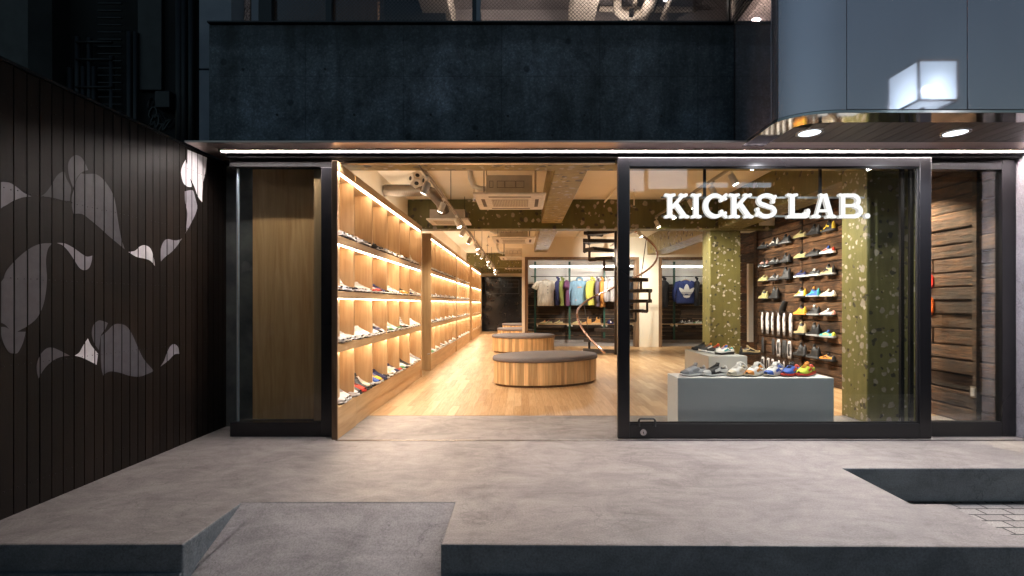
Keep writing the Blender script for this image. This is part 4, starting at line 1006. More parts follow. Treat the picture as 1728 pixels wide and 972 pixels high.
front_rows = {
 0: [[WH, WH, WH, WH], [WH, WH, ('low', 'white', 'grey', 'white', 'white'), ('low', 'white', 'black', 'white', 'white')], [('runner', 'black', 'grey', 'black', 'black'), ('low', 'black', 'dark grey', 'white', 'black'), ('low', 'dark grey', 'black', 'white', 'black'), ('runner', 'grey', 'dark grey', 'white', 'grey')], [('high', 'white', 'white', 'white', 'white'), ('high', 'white', 'silver', 'white', 'white'), ('high', 'black', 'green', 'white', 'black'), ('low', 'white', 'cream', 'white', 'white')], [('high', 'black', 'white', 'white', 'white'), ('high', 'white', 'black', 'white', 'white'), ('low', 'white', 'black', 'white', 'black'), ('runner', 'cream', 'white', 'white', 'white')], [WH, ('low', 'silver', 'white', 'white', 'white'), ('high', 'cream', 'white', 'cream', 'white')]],
 1: [[('high', 'white', 'white', 'white', 'lime'), ('high', 'white', 'white', 'white', 'white'), ('high', 'white', 'white', 'white', 'white')], [('low', 'white', 'black', 'white', 'black'), WH, WH, WH], [('low', 'white', 'red', 'white', 'white'), ('low', 'white', 'red', 'white', 'red'), ('low', 'navy', 'red', 'white', 'navy'), ('low', 'navy', 'navy', 'white', 'navy')], [('low', 'white', 'black', 'white', 'black'), ('low', 'white', 'cream', 'white', 'white'), WH, WH], [('low', 'white', 'orange', 'white', 'orange'), ('low', 'yellow', 'orange', 'white', 'black'), ('low', 'white', 'yellow', 'white', 'black')], [('low', 'white', 'navy', 'white', 'white'), WH, ('runner', 'cream', 'white', 'white', 'black'), ('low', 'grey', 'white', 'white', 'white')]],
 2: [[('low', 'white', 'cream', 'cream', 'white'), WH, ('low', 'white', 'white', 'cream', 'white'), WH], [WH, WH, WH, WH, WH], [WH, ('low', 'silver', 'white', 'white', 'silver'), ('low', 'navy', 'black', 'white', 'black'), ('low', 'navy', 'white', 'white', 'white')], [('low', 'white', 'black', 'white', 'black'), ('low', 'white', 'green', 'white', 'white'), ('low', 'cream', 'white', 'white', 'white'), WH], [('runner', 'green', 'black', 'white', 'black'), ('runner', 'black', 'grey', 'white', 'black'), ('high', 'white', 'black', 'white', 'white'), ('high', 'grey', 'white', 'white', 'white')], [WH, ('runner', 'white', 'silver', 'white', 'white'), ('runner', 'white', 'cream', 'white', 'white'), WH]],
 3: [[('runner', 'white', 'silver', 'white', 'white'), WH, ('runner', 'white', 'grey', 'white', 'white'), ('runner', 'white', 'silver', 'white', 'silver')], [('runner', 'white', 'white', 'white', 'white'), ('runner', 'dark grey', 'black', 'black', 'black'), ('runner', 'red', 'red', 'red', 'black'), ('high', 'dark grey', 'black', 'dark grey', 'black'), ('runner', 'cream', 'white', 'dark grey', 'white')], [('low', 'white', 'silver', 'black', 'white'), ('runner', 'blue', 'white', 'white', 'white'), ('runner', 'yellow', 'white', 'white', 'blue'), ('runner', 'navy', 'dark grey', 'navy', 'navy')], [('low', 'white', 'black', 'white', 'white'), ('runner', 'cream', 'grey', 'white', 'grey'), ('low', 'cream', 'white', 'white', 'white'), ('low', 'white', 'navy', 'white', 'navy')], [('low', 'white', 'red', 'white', 'white'), ('low', 'white', 'green', 'white', 'white'), ('runner', 'white', 'black', 'black', 'black'), ('runner', 'black', 'grey', 'white', 'black')], [WH, ('runner', 'white', 'black', 'white', 'black'), WH, ('runner', 'grey', 'pink', 'white', 'white')]]}
rown = ['top', 'second', 'third', 'lowest']
def fill(unit, rows, uname, n_per, group):
    y0, y1, div = unit; edges = [y0 + 0.036] + div + [y1 - 0.05]
    for i, (zt, zs) in enumerate(ROWS):
        for b in range(6):
            a_, b_ = edges[b] + 0.02, edges[b + 1] - 0.02
            if b == 0 and rows: a_, b_ = 4.64, 4.965
            specs = rows[i][b] if rows else [random.choice(PAL) for _ in range(n_per)]
            if b == 0 and (b_ - a_) < 0.4: specs = specs[-3:]
            n = len(specs); pitch = (b_ - a_) / n
            for k, sp in enumerate(specs):
                yy = a_ + pitch * (k + 0.5)
                rz = R(-24 + random.uniform(-4, 4))
                x_ = XF - 0.28 + random.uniform(-0.008, 0.006)
                lab = '%s, %s in %s bay, %s shelf, %s' % (desc(sp), ORD[k], ORD[b], rown[i], uname)
                put_shoe((x_, yy + 0.045, zs + 0.001), rz, *sp, lab, group, s=1.13)
fill(U1, front_rows, 'front unit', 4, 'shoes on the front shelving unit')
fill(U2, None, 'middle unit', 4, 'shoes on the middle shelving unit')
fill(U3, None, 'rear unit', 2, 'shoes on the rear shelving unit')
# the farthest unit and extra third shoes in the rear units as one mass
far = MB(); fm = [SM['white'], SM['black'], SM['grey'], SM['cream'], SM['navy']]
so_, up, la = shoe_meshes('runner')
def far_shoe(x_, yy, z, rz, c_):
    ca, sa = math.cos(rz), math.sin(rz)
    for mb_, cc in ((so_, 0), (up, c_)):
        far.add([(x_ + v[0] * ca - v[1] * sa, yy + v[0] * sa + v[1] * ca, z + v[2]) for v in mb_.v], mb_.f, cc)
edges = [U4[0] + 0.036] + U4[2] + [U4[1] - 0.05]
for (zt, zs) in ROWS:
    for b in range(6):
        for k in range(3):
            yy = edges[b] + (edges[b + 1] - edges[b]) * (k + 0.5) / 3
            far_shoe(XF - 0.32, yy + 0.03, zs + 0.001, R(-20), random.choice([0, 0, 0, 1, 2, 3, 4]))
o = far.build('far_shoes', fm, smooth=True); o['kind'] = 'stuff'; o['label'] = 'small distant shoes filling the last shelving unit'; o['category'] = 'shoes'

# ------------------------------------------------------------------ wall display shoes
ledge_m = M['galv']
def ledge(y_, z):
    o_ = MB().box(-0.11, 0.0, -0.13, 0.13, -0.006, 0.0).build('shoe_ledge', M['darkglass'], loc=(4.715, y_, z))
    tag(o_, 'small clear ledge under one shoe on the timber wall', 'ledge', 'clear shoe ledges on the timber wall')
def wall_shoe(y_, z, sp, label):
    # toe points to the far end of the shop
    put_shoe((4.655, y_ - 0.14, z), R(90 + random.uniform(3, 9)), *sp, label, 'single shoes on the timber wall')
    ledge(y_, z - 0.001)
B_1 = ('runner', 'black', 'dark grey', 'black', 'black')
near_rows = [
 (2.36, [('runner', 'khaki', 'sand', 'khaki', 'khaki'), ('high', 'black', 'dark grey', 'black', 'black'), ('high', 'black', 'yellow', 'dark grey', 'black')]),
 (2.02, [('runner', 'khaki', 'sand', 'khaki', 'black'), ('runner', 'black', 'black', 'dark grey', 'black'), ('runner', 'silver', 'red', 'white', 'blue')]),
 (1.70, [('runner', 'navy', 'navy', 'white', 'navy'), ('runner', 'black', 'dark grey', 'white', 'white'), ('high', 'sand', 'black', 'grey', 'black')]),
 (1.37, [('high', 'silver', 'yellow', 'black', 'black'), ('high', 'blue', 'teal', 'grey', 'orange'), ('runner', 'cream', 'white', 'cream', 'cream')]),
 (1.08, [('high', 'orange', 'yellow', 'orange', 'black'), ('high', 'dark grey', 'black', 'grey', 'white'), ('low', 'silver', 'pink', 'black', 'white')]),
 (0.75, [('boot', 'sand', 'sand', 'black', 'sand'), ('boot', 'black', 'black', 'grey', 'black'), ('runner', 'teal', 'lime', 'grey', 'blue')]),
 (0.40, [('boot', 'black', 'dark grey', 'black', 'black'), ('boot', 'black', 'black', 'dark grey', 'black'), ('runner', 'orange', 'black', 'black', 'black')])]
rn = ['topmost', 'second', 'third', 'fourth', 'fifth', 'sixth', 'bottom']
for i, (z, row) in enumerate(near_rows):
    for k, sp in enumerate(row):
        wall_shoe(8.0 - k * 0.36, z, sp, '%s, %s row of the timber wall, %s from the window' % (desc(sp), rn[i], ['third', 'second', 'first'][k]))
far_rows = [
 (2.32, [B_1, ('high', 'black', 'white', 'black', 'black'), ('high', 'dark grey', 'black', 'grey', 'black')]),
 (1.99, [('runner', 'black', 'pink', 'black', 'black'), ('runner', 'black', 'grey', 'black', 'black'), ('high', 'dark grey', 'black', 'black', 'black')]),
 (1.695, [('runner', 'khaki', 'khaki', 'khaki', 'khaki'), ('runner', 'black', 'grey', 'dark grey', 'black'), ('boot', 'dark grey', 'black', 'black', 'black')]),
 (1.36, [('high', 'khaki', 'khaki', 'khaki', 'khaki'), ('boot', 'black', 'black', 'black', 'black'), ('slipper', 'black', 'black', 'black', 'black')])]
for i, (z, row) in enumerate(far_rows):
    for k, sp in enumerate(row):
        yy = 9.22 - k * 0.38
        if i == 3 and k == 2:
            put_shoe((4.66, yy + 0.02, z - 0.06), R(90), *sp, 'black slip-on hung toe-down beside the lowest shoes of the rear bay', 'single shoes on the timber wall', tilt=R(62)); continue
        wall_shoe(yy, z, sp, '%s, %s row of the rear bay, %s from the post' % (desc(sp), rn[i], ['third', 'second', 'first'][k]))
# packaged socks on hooks
pkm = pm('clear_film_pack', (0.60, 0.57, 0.58), (0.10, 0.09, 0.09), scale=14, stretch=(1, 1, 0.5), rough=0.2, bstr=0.8, bdist=0.01)
pkb = pm('black_sock_cloth', (0.03, 0.028, 0.03), scale=40, rough=0.6)
idx = 0
for r_i, (zt, zb, name_) in enumerate(((1.12, 0.66, 'white'), (0.64, 0.28, 'black'), (0.26, -0.0, 'grey'))):
    for k in range(6):
        if r_i == 1 and k == 1: continue
        yy = 9.28 - k * 0.19 + random.uniform(-.02, .02); w = 0.055; h_ = (zt - zb) * 0.88
        pk = thing('sock_pack', '%s sock pack in film, %s from the rear end of the %s hook row' % (name_, ORD[k], ['upper', 'middle', 'lower'][r_i]), 'sock pack', (4.66, yy, zt), R(random.uniform(-20, 20)), 'packaged socks on hooks')
        rings = []
        for j in range(7):
            t_ = j / 6; ww = w * (0.75 + 0.35 * math.sin(math.pi * t_)); ww *= random.uniform(0.88, 1.06); dd = 0.014 * math.sin(math.pi * (0.1 + 0.8 * t_)) * random.uniform(0.6, 1.2) + 0.003
            rings.append([(dd * math.cos(a * math.pi / 5), ww * math.sin(a * math.pi / 5), -0.02 - h_ * t_) for a in range(10)])
        MB().loft(rings).build('film_bag', pkm if name_ != 'black' or k % 2 else pkb, pk, smooth=True)
        MB().loft([[(x_ * 0.7 + .0, y_ * 0.6, z_) for x_, y_, z_ in rr] for rr in rings[1:6]]).build('sock', SM['white'] if name_ == 'white' else pkb, pk, loc=(-0.008, 0, 0), smooth=True)
        MB().tube([(0.06, 0, 0.0), (-0.03, 0, 0.0), (-0.04, 0, 0.012)], 0.003, 6).build('hook', M['steel'], pk)

# ------------------------------------------------------------------ display plinths
plm = pm('satin_grey_plinth', (0.56, 0.59, 0.60), (0.52, 0.55, 0.56), scale=2, rough=0.35, bstr=0.03)
pt = tag(MB().box(1.53, 3.06, 4.70, 5.03, 0.0, 0.54).build('display_plinth', [plm, M['white']], bevel=0.004), 'long low pale plinth right behind the door glass', 'plinth')
for p in pt.data.polygons:
    if p.normal.z > 0.5: p.material_index = 1
pt = tag(MB().box(2.38, 2.87, 6.10, 7.0, 0.0, 0.60).build('display_plinth', [plm], bevel=0.004), 'square grey plinth behind the long one, crowded with colourful shoes', 'plinth')
# shoes in the window
wz = 0.541
Ww = [(1172, -32, ('low', 'silver', 'grey', 'white', 'silver'), 'silver grey suede low-top sneaker at the doorway end of the long plinth'),
      (1209, -34, ('low', 'black', 'white', 'white', 'black'), 'black low-top sneaker with white stripe on the long plinth'),
      (1246, -50, ('low', 'white', 'cream', 'cream', 'white'), 'all-white strapped sneaker third on the long plinth'),
      (1275, -50, ('low', 'white', 'orange', 'cream', 'white'), 'white strapped sneaker with orange stripes on the long plinth'),
      (1307, -50, ('low', 'white', 'blue', 'cream', 'white'), 'white strapped sneaker with blue stripes on the long plinth'),
      (1336, -58, ('runner', 'blue', 'red', 'red', 'black'), 'blue and red pump running shoe on the long plinth'),
      (1361, -58, ('runner', 'lime', 'red', 'red', 'orange'), 'lime, red and black pump running shoe at the column end of the long plinth')]
for i, (px, dr, sp, lab) in enumerate(Ww):
    rz = R(180 - dr * -1) if False else R(180 + 24 + (0 if i < 2 else 14))
    X = WX(px, 4.86); dx_, dy_ = math.cos(rz), math.sin(rz)
    r_ = put_shoe((X - dx_ * 0.14, 4.87 - dy_ * 0.14, wz), rz, *sp, lab, None, s=1.1)
    ch = {c.name.split('.')[0]: c for c in r_.children}
    def side_bar(x0, x1, w_, mat, zz0=0.034, zz1=0.068, name='side_stripe'):
        m_ = MB()
        for sg in (-1, 1):
            yy = sg * 0.0455
            m_.add([(x0, yy, zz0), (x0 + w_, yy, zz0), (x1 + w_, yy * 0.82, zz1), (x1, yy * 0.82, zz1), (x0, yy * 0.9, zz0), (x0 + w_, yy * 0.9, zz0), (x1 + w_, yy * 0.7, zz1), (x1, yy * 0.7, zz1)], [(0, 1, 2, 3), (4, 5, 6, 7), (0, 3, 7, 4), (1, 2, 6, 5), (3, 2, 6, 7)])
        m_.build(name, SM[mat], r_)
    if i in (0, 1):
        m_ = MB()
        for sg in (-1, 1):   # a sweeping form stripe that widens to the heel
            pts = [(0.03, 0.030), (0.07, 0.030), (0.125, 0.040), (0.165, 0.062), (0.145, 0.062), (0.10, 0.056), (0.06, 0.060), (0.02, 0.062)]
            m_.add([(x_, sg * (0.048 - (z_ - .03) * .25), z_) for x_, z_ in pts] + [(x_, sg * (0.044 - (z_ - .03) * .25), z_) for x_, z_ in pts], [tuple(range(8)), tuple(range(8, 16))] + [(a, (a + 1) % 8, 8 + (a + 1) % 8, 8 + a) for a in range(8)])
        m_.build('side_stripe', SM['white'], r_)
    if i in (2, 3, 4):
        for q in range(3): side_bar(0.11 + q * 0.018, 0.125 + q * 0.018, 0.010, ('cream', 'orange', 'blue')[i - 2])
        st = MB(); st.tube([(0.045, -0.047, 0.055), (0.06, -0.043, 0.085), (0.075, -0.024, 0.108), (0.085, 0, 0.116), (0.075, 0.024, 0.108), (0.06, 0.043, 0.085), (0.045, 0.047, 0.055)], 0.0085, 8)
        st.build('ankle_strap', SM['white'], r_, smooth=True)
    if i in (5, 6):
        side_bar(0.07, 0.10, 0.03, 'black' if i == 6 else 'white'); side_bar(0.15, 0.165, 0.02, 'lime' if i == 6 else 'blue', name='side_panel')
        MB().sphere((0.10, 0, 0.117), 0.012, 10).build('pump_button', SM['orange' if i == 6 else 'black'], r_, smooth=True)
# crowded plinth
cc = [('runner', 'black', 'dark grey', 'black', 'black'), ('runner', 'black', 'lime', 'grey', 'black'), ('runner', 'dark grey', 'white', 'white', 'orange'), ('runner', 'black', 'orange', 'white', 'orange'), ('runner', 'black', 'white', 'white', 'red'), ('runner', 'white', 'yellow', 'white', 'orange'), ('runner', 'white', 'teal', 'black', 'blue'), ('runner', 'sand', 'black', 'black', 'sand')]
for k, sp in enumerate(cc):
    yy = 6.88 - k * 0.088; X = 2.60 + (k % 2) * 0.05
    put_shoe((X + 0.12 + k * 0.012, yy, 0.601), R(184 + k * 3) if k < 7 else R(10), *sp, '%s, %s from the rear on the square grey plinth' % (desc(sp), ORD[k]), 'shoes crowded on the square plinth')
cc2 = [('runner', 'black', 'grey', 'black', 'black'), ('runner', 'dark grey', 'yellow', 'black', 'orange'), ('runner', 'black', 'teal', 'black', 'blue')]

# ------------------------------------------------------------------ BENCHES
def bench(cx_, cy_, a_, b_, rot, label):
    t_ = thing('oval_bench', label, 'bench', (cx_, cy_, 0), rot, 'oval benches down the aisle')
    def el(s_, z, n=72, off=0.0): return [((a_ + off) * s_ * math.cos(2 * math.pi * k / n), (b_ + off) * s_ * math.sin(2 * math.pi * k / n), z) for k in range(n)]
    st = MB(); n = 92
    w_ = [random.uniform(0.6, 1.6) for _ in range(n)]; tot = sum(w_); acc = 0; ang = []
    for w1 in w_: ang.append(2 * math.pi * acc / tot); acc += w1
    ang.append(2 * math.pi)
    for i in range(n):
        g_ = 0.0012 / a_; r0, r1 = ang[i] + g_, ang[i + 1] - g_
        vs = []
        for z in (0.035, 0.375):
            for (q, of) in ((r0, 0), (0.5 * (r0 + r1), 0), (r1, 0), (r1, -0.02), (r0, -0.02)):
                vs.append(((a_ + of) * math.cos(q), (b_ + of) * math.sin(q), z))
        st.add(vs, [(0, 1, 2, 3, 4), (5, 6, 7, 8, 9), (0, 1, 6, 5), (1, 2, 7, 6), (2, 3, 8, 7), (3, 4, 9, 8), (4, 0, 5, 9)])
    st.build('stave_body', M['staves'], t_)
    MB().loft([el(1, 0.0, off=-0.035), el(1, 0.036, off=-0.035)]).build('recessed_base', M['lumber'], t_)
    cu = MB().loft([el(1, 0.376, off=-0.002), el(1, 0.380, off=0.012), el(1, 0.395, off=0.018), el(1, 0.425, off=0.018), el(1, 0.445, off=0.006), el(1, 0.454, off=-0.03), el(1, 0.457, off=-0.12)])
    cu.build('cushion', M['cushion'], t_, smooth=True)
bench(0.40, 7.78, 0.87, 0.54, R(20), 'oval oak stave bench with grey cushion nearest the doorway')
bench(0.05, 12.75, 0.82, 0.62, R(5), 'second oval oak bench down the aisle, squarer to the entrance')
bench(0.02, 16.1, 0.82, 0.6, R(0), 'third oval oak bench, partly behind the second one')
bench(0.02, 19.7, 0.80, 0.6, R(0), 'farthest oval oak bench before the dark doorway')

# ------------------------------------------------------------------ AIR CONDITIONERS
def grid_mat():
    m, nt, out = new_mat('intake_grille'); co = coords(nt)
    s = N(nt, 'ShaderNodeSeparateXYZ'); nt.links.new(co, s.inputs[0])
    a = math_(nt, 'GREATER_THAN', math_(nt, 'FRACT', math_(nt, 'MULTIPLY', math_(nt, 'ADD', s.outputs[0], 9.0), 45.0)), 0.5)
    b = math_(nt, 'GREATER_THAN', math_(nt, 'FRACT', math_(nt, 'MULTIPLY', math_(nt, 'ADD', s.outputs[1], 9.0), 28.0)), 0.45)
    c = ramp(nt, math_(nt, 'MULTIPLY', a, b), [(0, (0.55, 0.5, 0.42)), (1, (0.08, 0.07, 0.055))])
    principled(nt, out, c, 0.6); return m
GR = grid_mat()
acs = []
def aircon():
    t_ = thing('cassette_air_conditioner', '', 'air conditioner', (0, 0, 0), 0, 'cassette air conditioners hung from the ceiling')
    MB().box(-0.31, 0.30, -0.30, 0.40, 0.04, 0.30).build('casing', pm('beige_sheet_metal', (0.66, 0.58, 0.47), rough=0.5, bstr=0.02), t_, bevel=0.006)
    pr = MB()
    def rect(w, y0, y1, z): return [(-w, y0, z), (w, y0, z), (w, y1, z), (-w, y1, z)]
    pr.loft([rect(0.43, -0.42, 0.50, 0.038), rect(0.475, -0.47, 0.56, 0.030), rect(0.475, -0.47, 0.56, 0.012), rect(0.44, -0.43, 0.52, 0.0)])
    pr.build('fascia', M['whiteplastic'], t_, bevel=0.006)
    MB().box(-0.25, 0.25, -0.17, 0.27, -0.008, -0.001).build('intake_grille', GR, t_)
    for (x0, x1, y0, y1) in ((-0.28, 0.28, -0.36, -0.31), (-0.28, 0.28, 0.40, 0.45), (-0.39, -0.34, -0.2, 0.3), (0.34, 0.39, -0.2, 0.3)):
        MB().box(x0, x1, y0, y1, -0.003, -0.0005).build('louvre_slot', pm('slot_brown', (0.06, 0.045, 0.035)), t_, bevel=0.001)
    dl = MB()
    for x0, x1 in ((-0.27, -0.22), (-0.17, -0.07), (-0.065, 0.075), (0.08, 0.19)):
        for b_ in ((x0, x1, 0.13, 0.134), (x0, x1, 0.216, 0.22), (x0, x0 + .004, 0.13, 0.22), (x1 - .004, x1, 0.13, 0.22)): dl.box(b_[0], b_[1], -0.304, -0.3005, b_[2], b_[3])
    dl.build('casing_label', pm('slot_brown', (0.06, 0.045, 0.035)), t_)
    for x_, y_ in ((-0.35, -0.2), (0.35, -0.2), (-0.35, 0.3), (0.35, 0.3)):
        MB().tube([(x_, y_, 0.05), (x_, y_, 0.53)], 0.006, 6).build('hanger_rod', M['blackmetal'], t_)
    MB().tube([(-0.31, -0.1, 0.16), (-0.42, -0.1, 0.17), (-0.5, -0.08, 0.2), (-0.55, -0.05, 0.32), (-0.56, 0, 0.5)], 0.035, 10).build('insulated_hose', M['whiteplastic'], t_, smooth=True)
    return t_
ac = aircon()
for i, (x_, y_, lab) in enumerate(((-0.155, 6.67, 'cassette air conditioner nearest the doorway beside the long olive beam'), (-0.17, 10.75, 'second cassette air conditioner, just past the wide olive cross beam'), (-0.2, 15.1, 'third cassette air conditioner, close to the cream corridor wall'), (-0.2, 19.3, 'last cassette air conditioner above the farthest bench'))):
    a = ac if i == 0 else dup(ac); a.location = (x_, y_, 2.675); a['label'] = lab

# ------------------------------------------------------------------ TRACK LIGHTS
TX, TZ = -1.03, 2.64
trk = thing('light_track', 'pale metal lighting track along the shoe aisle ceiling', 'lighting track', (TX, 4.8, TZ))
part(MB().box(TX - 0.018, TX + 0.018, 4.8, 20.8, TZ + 0.02, TZ + 0.05), 'rail', M['galv'], trk, bevel=0.002)
part(MB().box(TX - 0.006, TX + 0.006, 4.8, 20.8, TZ + 0.0185, TZ + 0.0195), 'conductor_slot', M['black'], trk)
for yy in (5.2, 7.0, 8.7, 10.5, 12.5, 14.5, 16.5, 18.3):
    part(MB().tube([(TX, yy, TZ + 0.05), (TX, yy, 3.205)], 0.005, 6), 'suspension_rod', M['blackmetal'], trk)
def spotlight():
    t_ = thing('track_spotlight', '', 'spotlight', (0, 0, 0), 0, 'spotlights on the ceiling tracks')
    MB().box(-0.02, 0.02, -0.07, 0.07, -0.005, 0.018).build('adapter', M['whiteplastic'], t_, bevel=0.003)
    MB().tube([(0, 0, -0.005), (0, 0, -0.06), (0.035, 0, -0.09)], 0.010, 8).build('bracket', M['whiteplastic'], t_, smooth=True)
    a = Vector((0.01, -0.03, -0.05)); dr = Vector((-0.42, 0.12, -0.9)).normalized()
    body = MB().tube([a, a + dr * 0.012, a + dr * 0.16, a + dr * 0.165], [0.035, 0.048, 0.048, 0.044], 20)
    h_ = body.build('head', M['whiteplastic'], t_, auto=30)
    MB().tube([a + dr * 0.1655, a + dr * 0.168], 0.040, 20).build('lens', L['spot'], h_)
    return t_, a + dr * 0.18, dr
sp0, tip, drn = spotlight(); first = True
ys = [5.28, 6.35, 7.6, 8.6, 9.7, 10.7, 11.8, 12.9, 14.0, 15.2, 16.4, 17.6, 18.8, 20.0]
for i, yy in enumerate(ys):
    s_ = sp0 if first else dup(sp0); first = False
    s_.scale = (0.82, 0.82, 0.82) if True else s_.scale
    s_.location = (TX, yy, TZ); s_['label'] = 'white track spotlight, %s from the doorway over the shoe aisle' % ORD[i]
    flip = i % 3 == 2
    if flip: s_.rotation_euler = (0, 0, R(180))
    tx = -1.5 if not flip else 0.4
    lp = Vector((TX, yy, TZ)) + (Vector((tip.x, tip.y, tip.z)) if not flip else Vector((-tip.x, -tip.y, tip.z)))
    spot_lamp('spot_beam', lp, (tx if i % 2 else -0.3, yy + 0.3, 0.0), 42, 115, 0.9, (1, 0.86, 0.68), 0.04, None)
# second track
T2X, T2Z = 2.5, 2.85
tr2 = thing('light_track', 'short lighting track above the display plinths', 'lighting track', (T2X, 5.2, T2Z))
part(MB().box(T2X - 0.018, T2X + 0.018, 5.3, 13.5, T2Z + 0.02, T2Z + 0.05), 'rail', M['galv'], tr2, bevel=0.002)
for i, yy in enumerate([5.7, 6.3, 7.1, 8.0, 8.9, 10.2, 11.6, 12.9]):
    s_ = dup(sp0); s_.location = (T2X, yy, T2Z); s_.rotation_euler = (0, 0, R(180)); s_['label'] = 'white track spotlight, %s from the window above the display plinths' % ORD[i]
    tg = (4.7, yy + 0.6, 1.2) if i in (1, 2, 3, 4) else ((3.0, 14.8, 0.9) if i > 5 else (3.6, 5.3, 0.7) if i == 0 else (2.3, yy - .2, 0.0))
    lp = Vector((T2X, yy, T2Z)) + Vector((-tip.x, -tip.y, tip.z))
    spot_lamp('spot_beam', lp, tg, 140 if i in (1, 2, 3, 4) else 100 if i > 5 else (110 if i == 0 else 200), 75 if i in (1, 2, 3, 4) else 110, 0.8, (1, 0.90, 0.77), 0.035, None)

tr3 = thing('light_track', 'added unseen lighting track behind the near olive column', 'lighting track', (4.32, 5.6, 2.9))  # hidden track, added to light the timber behind the fixed window
part(MB().box(4.30, 4.34, 5.6, 7.6, 2.92, 2.95), 'rail', M['galv'], tr3, bevel=0.002)
for i, yy in enumerate([5.85, 6.9]):
    s_ = dup(sp0); s_.location = (4.32, yy, 2.9); s_.rotation_euler = (0, 0, R(120)); s_['label'] = 'added unseen spotlight, %s on the track behind the near column' % ORD[i]
    spot_lamp('spot_beam', (4.34, yy - .05, 2.72), (4.68, yy - 0.75, 0.9), 105, 85, 0.6, (1, 0.80, 0.58), 0.03, None)

# ------------------------------------------------------------------ DUCT, SPEAKER, GRILLE BOX
du = thing('spiral_duct', 'round metal ventilation duct under the ceiling above the shelving', 'duct', (-2.1, 6.9, 2.8))
dz_ = 3.0; dy_ = 7.35
rs_ = []; pts = []
for k in range(60):
    xx = -2.1 + (WX(712, dy_) + 2.1) * k / 59; pts.append((xx, dy_, dz_)); rs_.append(0.088 + (0.004 if k % 3 == 0 else 0))
M['duct'] = pm('dull_duct_metal', (0.26, 0.22, 0.18), (0.19, 0.16, 0.13), scale=5, rough=0.4, metal=0.85, bstr=0.1)
part(MB().tube(pts, rs_, 20), 'duct_pipe', M['duct'], du, smooth=True)
part(MB().tube([(WX(712, dy_), dy_, dz_), (WX(728, dy_), dy_ + 0.02, dz_ - 0.03), (WX(742, dy_), dy_ + 0.1, dz_ - 0.16), (WX(746, dy_), dy_ + 0.2, dz_ - 0.30)], 0.085, 18), 'flexible_bend', M['duct'], du, smooth=True)
gb = thing('ceiling_grille_box', 'small boxed ceiling vent with a white grille under the flexible duct', 'vent', (-1.1, 7.9, 2.55))
part(MB().box(-1.55, -0.95, 8.1, 8.6, 2.70, 2.86), 'plenum_box', M['galv'], gb, bevel=0.006)
part(MB().box(-1.6, -0.9, 8.05, 8.65, 2.675, 2.70), 'grille_frame', M['whiteplastic'], gb, bevel=0.004)
part(MB().box(-1.5, -1.0, 8.15, 8.55, 2.672, 2.6745), 'grille', GR, gb)
for i, (xx, zz_, y0_, y1_, rr, lab) in enumerate(((-0.72, 3.15, 5.1, 18.4, 0.014, 'thin conduit pipe along the ceiling between the track and the air conditioners'), (-1.45, 3.12, 5.1, 18.4, 0.022, 'cream conduit pipe under the ceiling above the shelving side'), (1.55, 3.16, 5.1, 13.9, 0.016, 'thin conduit pipe on the ceiling over the benches'))):
    tag(MB().tube([(xx, y0_, zz_), (xx, y1_, zz_)], rr, 8).build('conduit_pipe', M['cream'], smooth=True), lab, 'pipe')
for i, (xx, yy) in enumerate(((-0.75, 7.6), (-1.3, 10.2), (-0.8, 11.7), (-0.95, 13.4), (1.9, 8.1))):
    q = thing('sprinkler_head', 'small ceiling sprinkler, %s from the doorway' % ORD[i], 'sprinkler', (xx, yy, 3.2), 0, 'sprinklers on the ceiling')
    MB().tube([(0, 0, 0), (0, 0, -0.28)], 0.012, 8).build('drop_pipe', M['cream'], q, smooth=True)
    MB().tube([(0, 0, -0.28), (0, 0, -0.30), (0, 0, -0.315), (0, 0, -0.32)], [0.016, 0.012, 0.035, 0.035], 10).build('head', M['steel'], q)
# faceted wooden speaker
spk = thing('faceted_speaker', 'light wood twelve-sided speaker with round black ports by the track', 'speaker', (WX(703, 5.9), 5.9, WZ(303, 5.9)))
bm2 = bmesh.new(); 
phi = (1 + 5 ** 0.5) / 2
vv = [Vector(p) for p in [(s1, s2, s3) for s1 in (-1, 1) for s2 in (-1, 1) for s3 in (-1, 1)] + [(0, s1 / phi, s2 * phi) for s1 in (-1, 1) for s2 in (-1, 1)] + [(s1 / phi, s2 * phi, 0) for s1 in (-1, 1) for s2 in (-1, 1)] + [(s1 * phi, 0, s2 / phi) for s1 in (-1, 1) for s2 in (-1, 1)]]
for v in vv: bm2.verts.new(v * 0.066)
bmesh.ops.convex_hull(bm2, input=bm2.verts); bmesh.ops.dissolve_limit(bm2, angle_limit=0.02, verts=bm2.verts, edges=bm2.edges)
ports = MB()
for f in bm2.faces:
    c_ = f.calc_center_median(); n_ = c_.normalized()
    ports.tube([c_ - n_ * 0.004, c_ + n_ * 0.0015], 0.026, 18)
me = bpy.data.meshes.new('cabinet'); bm2.to_mesh(me); bm2.free(); me.materials.append(M['cream'])
o = bpy.data.objects.new('cabinet', me); col.objects.link(o); o.parent = spk; o.rotation_euler = (0.2, 0.1, 0.3)
o2 = ports.build('speaker_port', M['black'], spk); o2.rotation_euler = (0.2, 0.1, 0.3)
MB().tube([(0, 0, 0.1), (0, 0, 3.2 - spk.location.z)], 0.006, 6).build('suspension_rod', M['black'], spk)

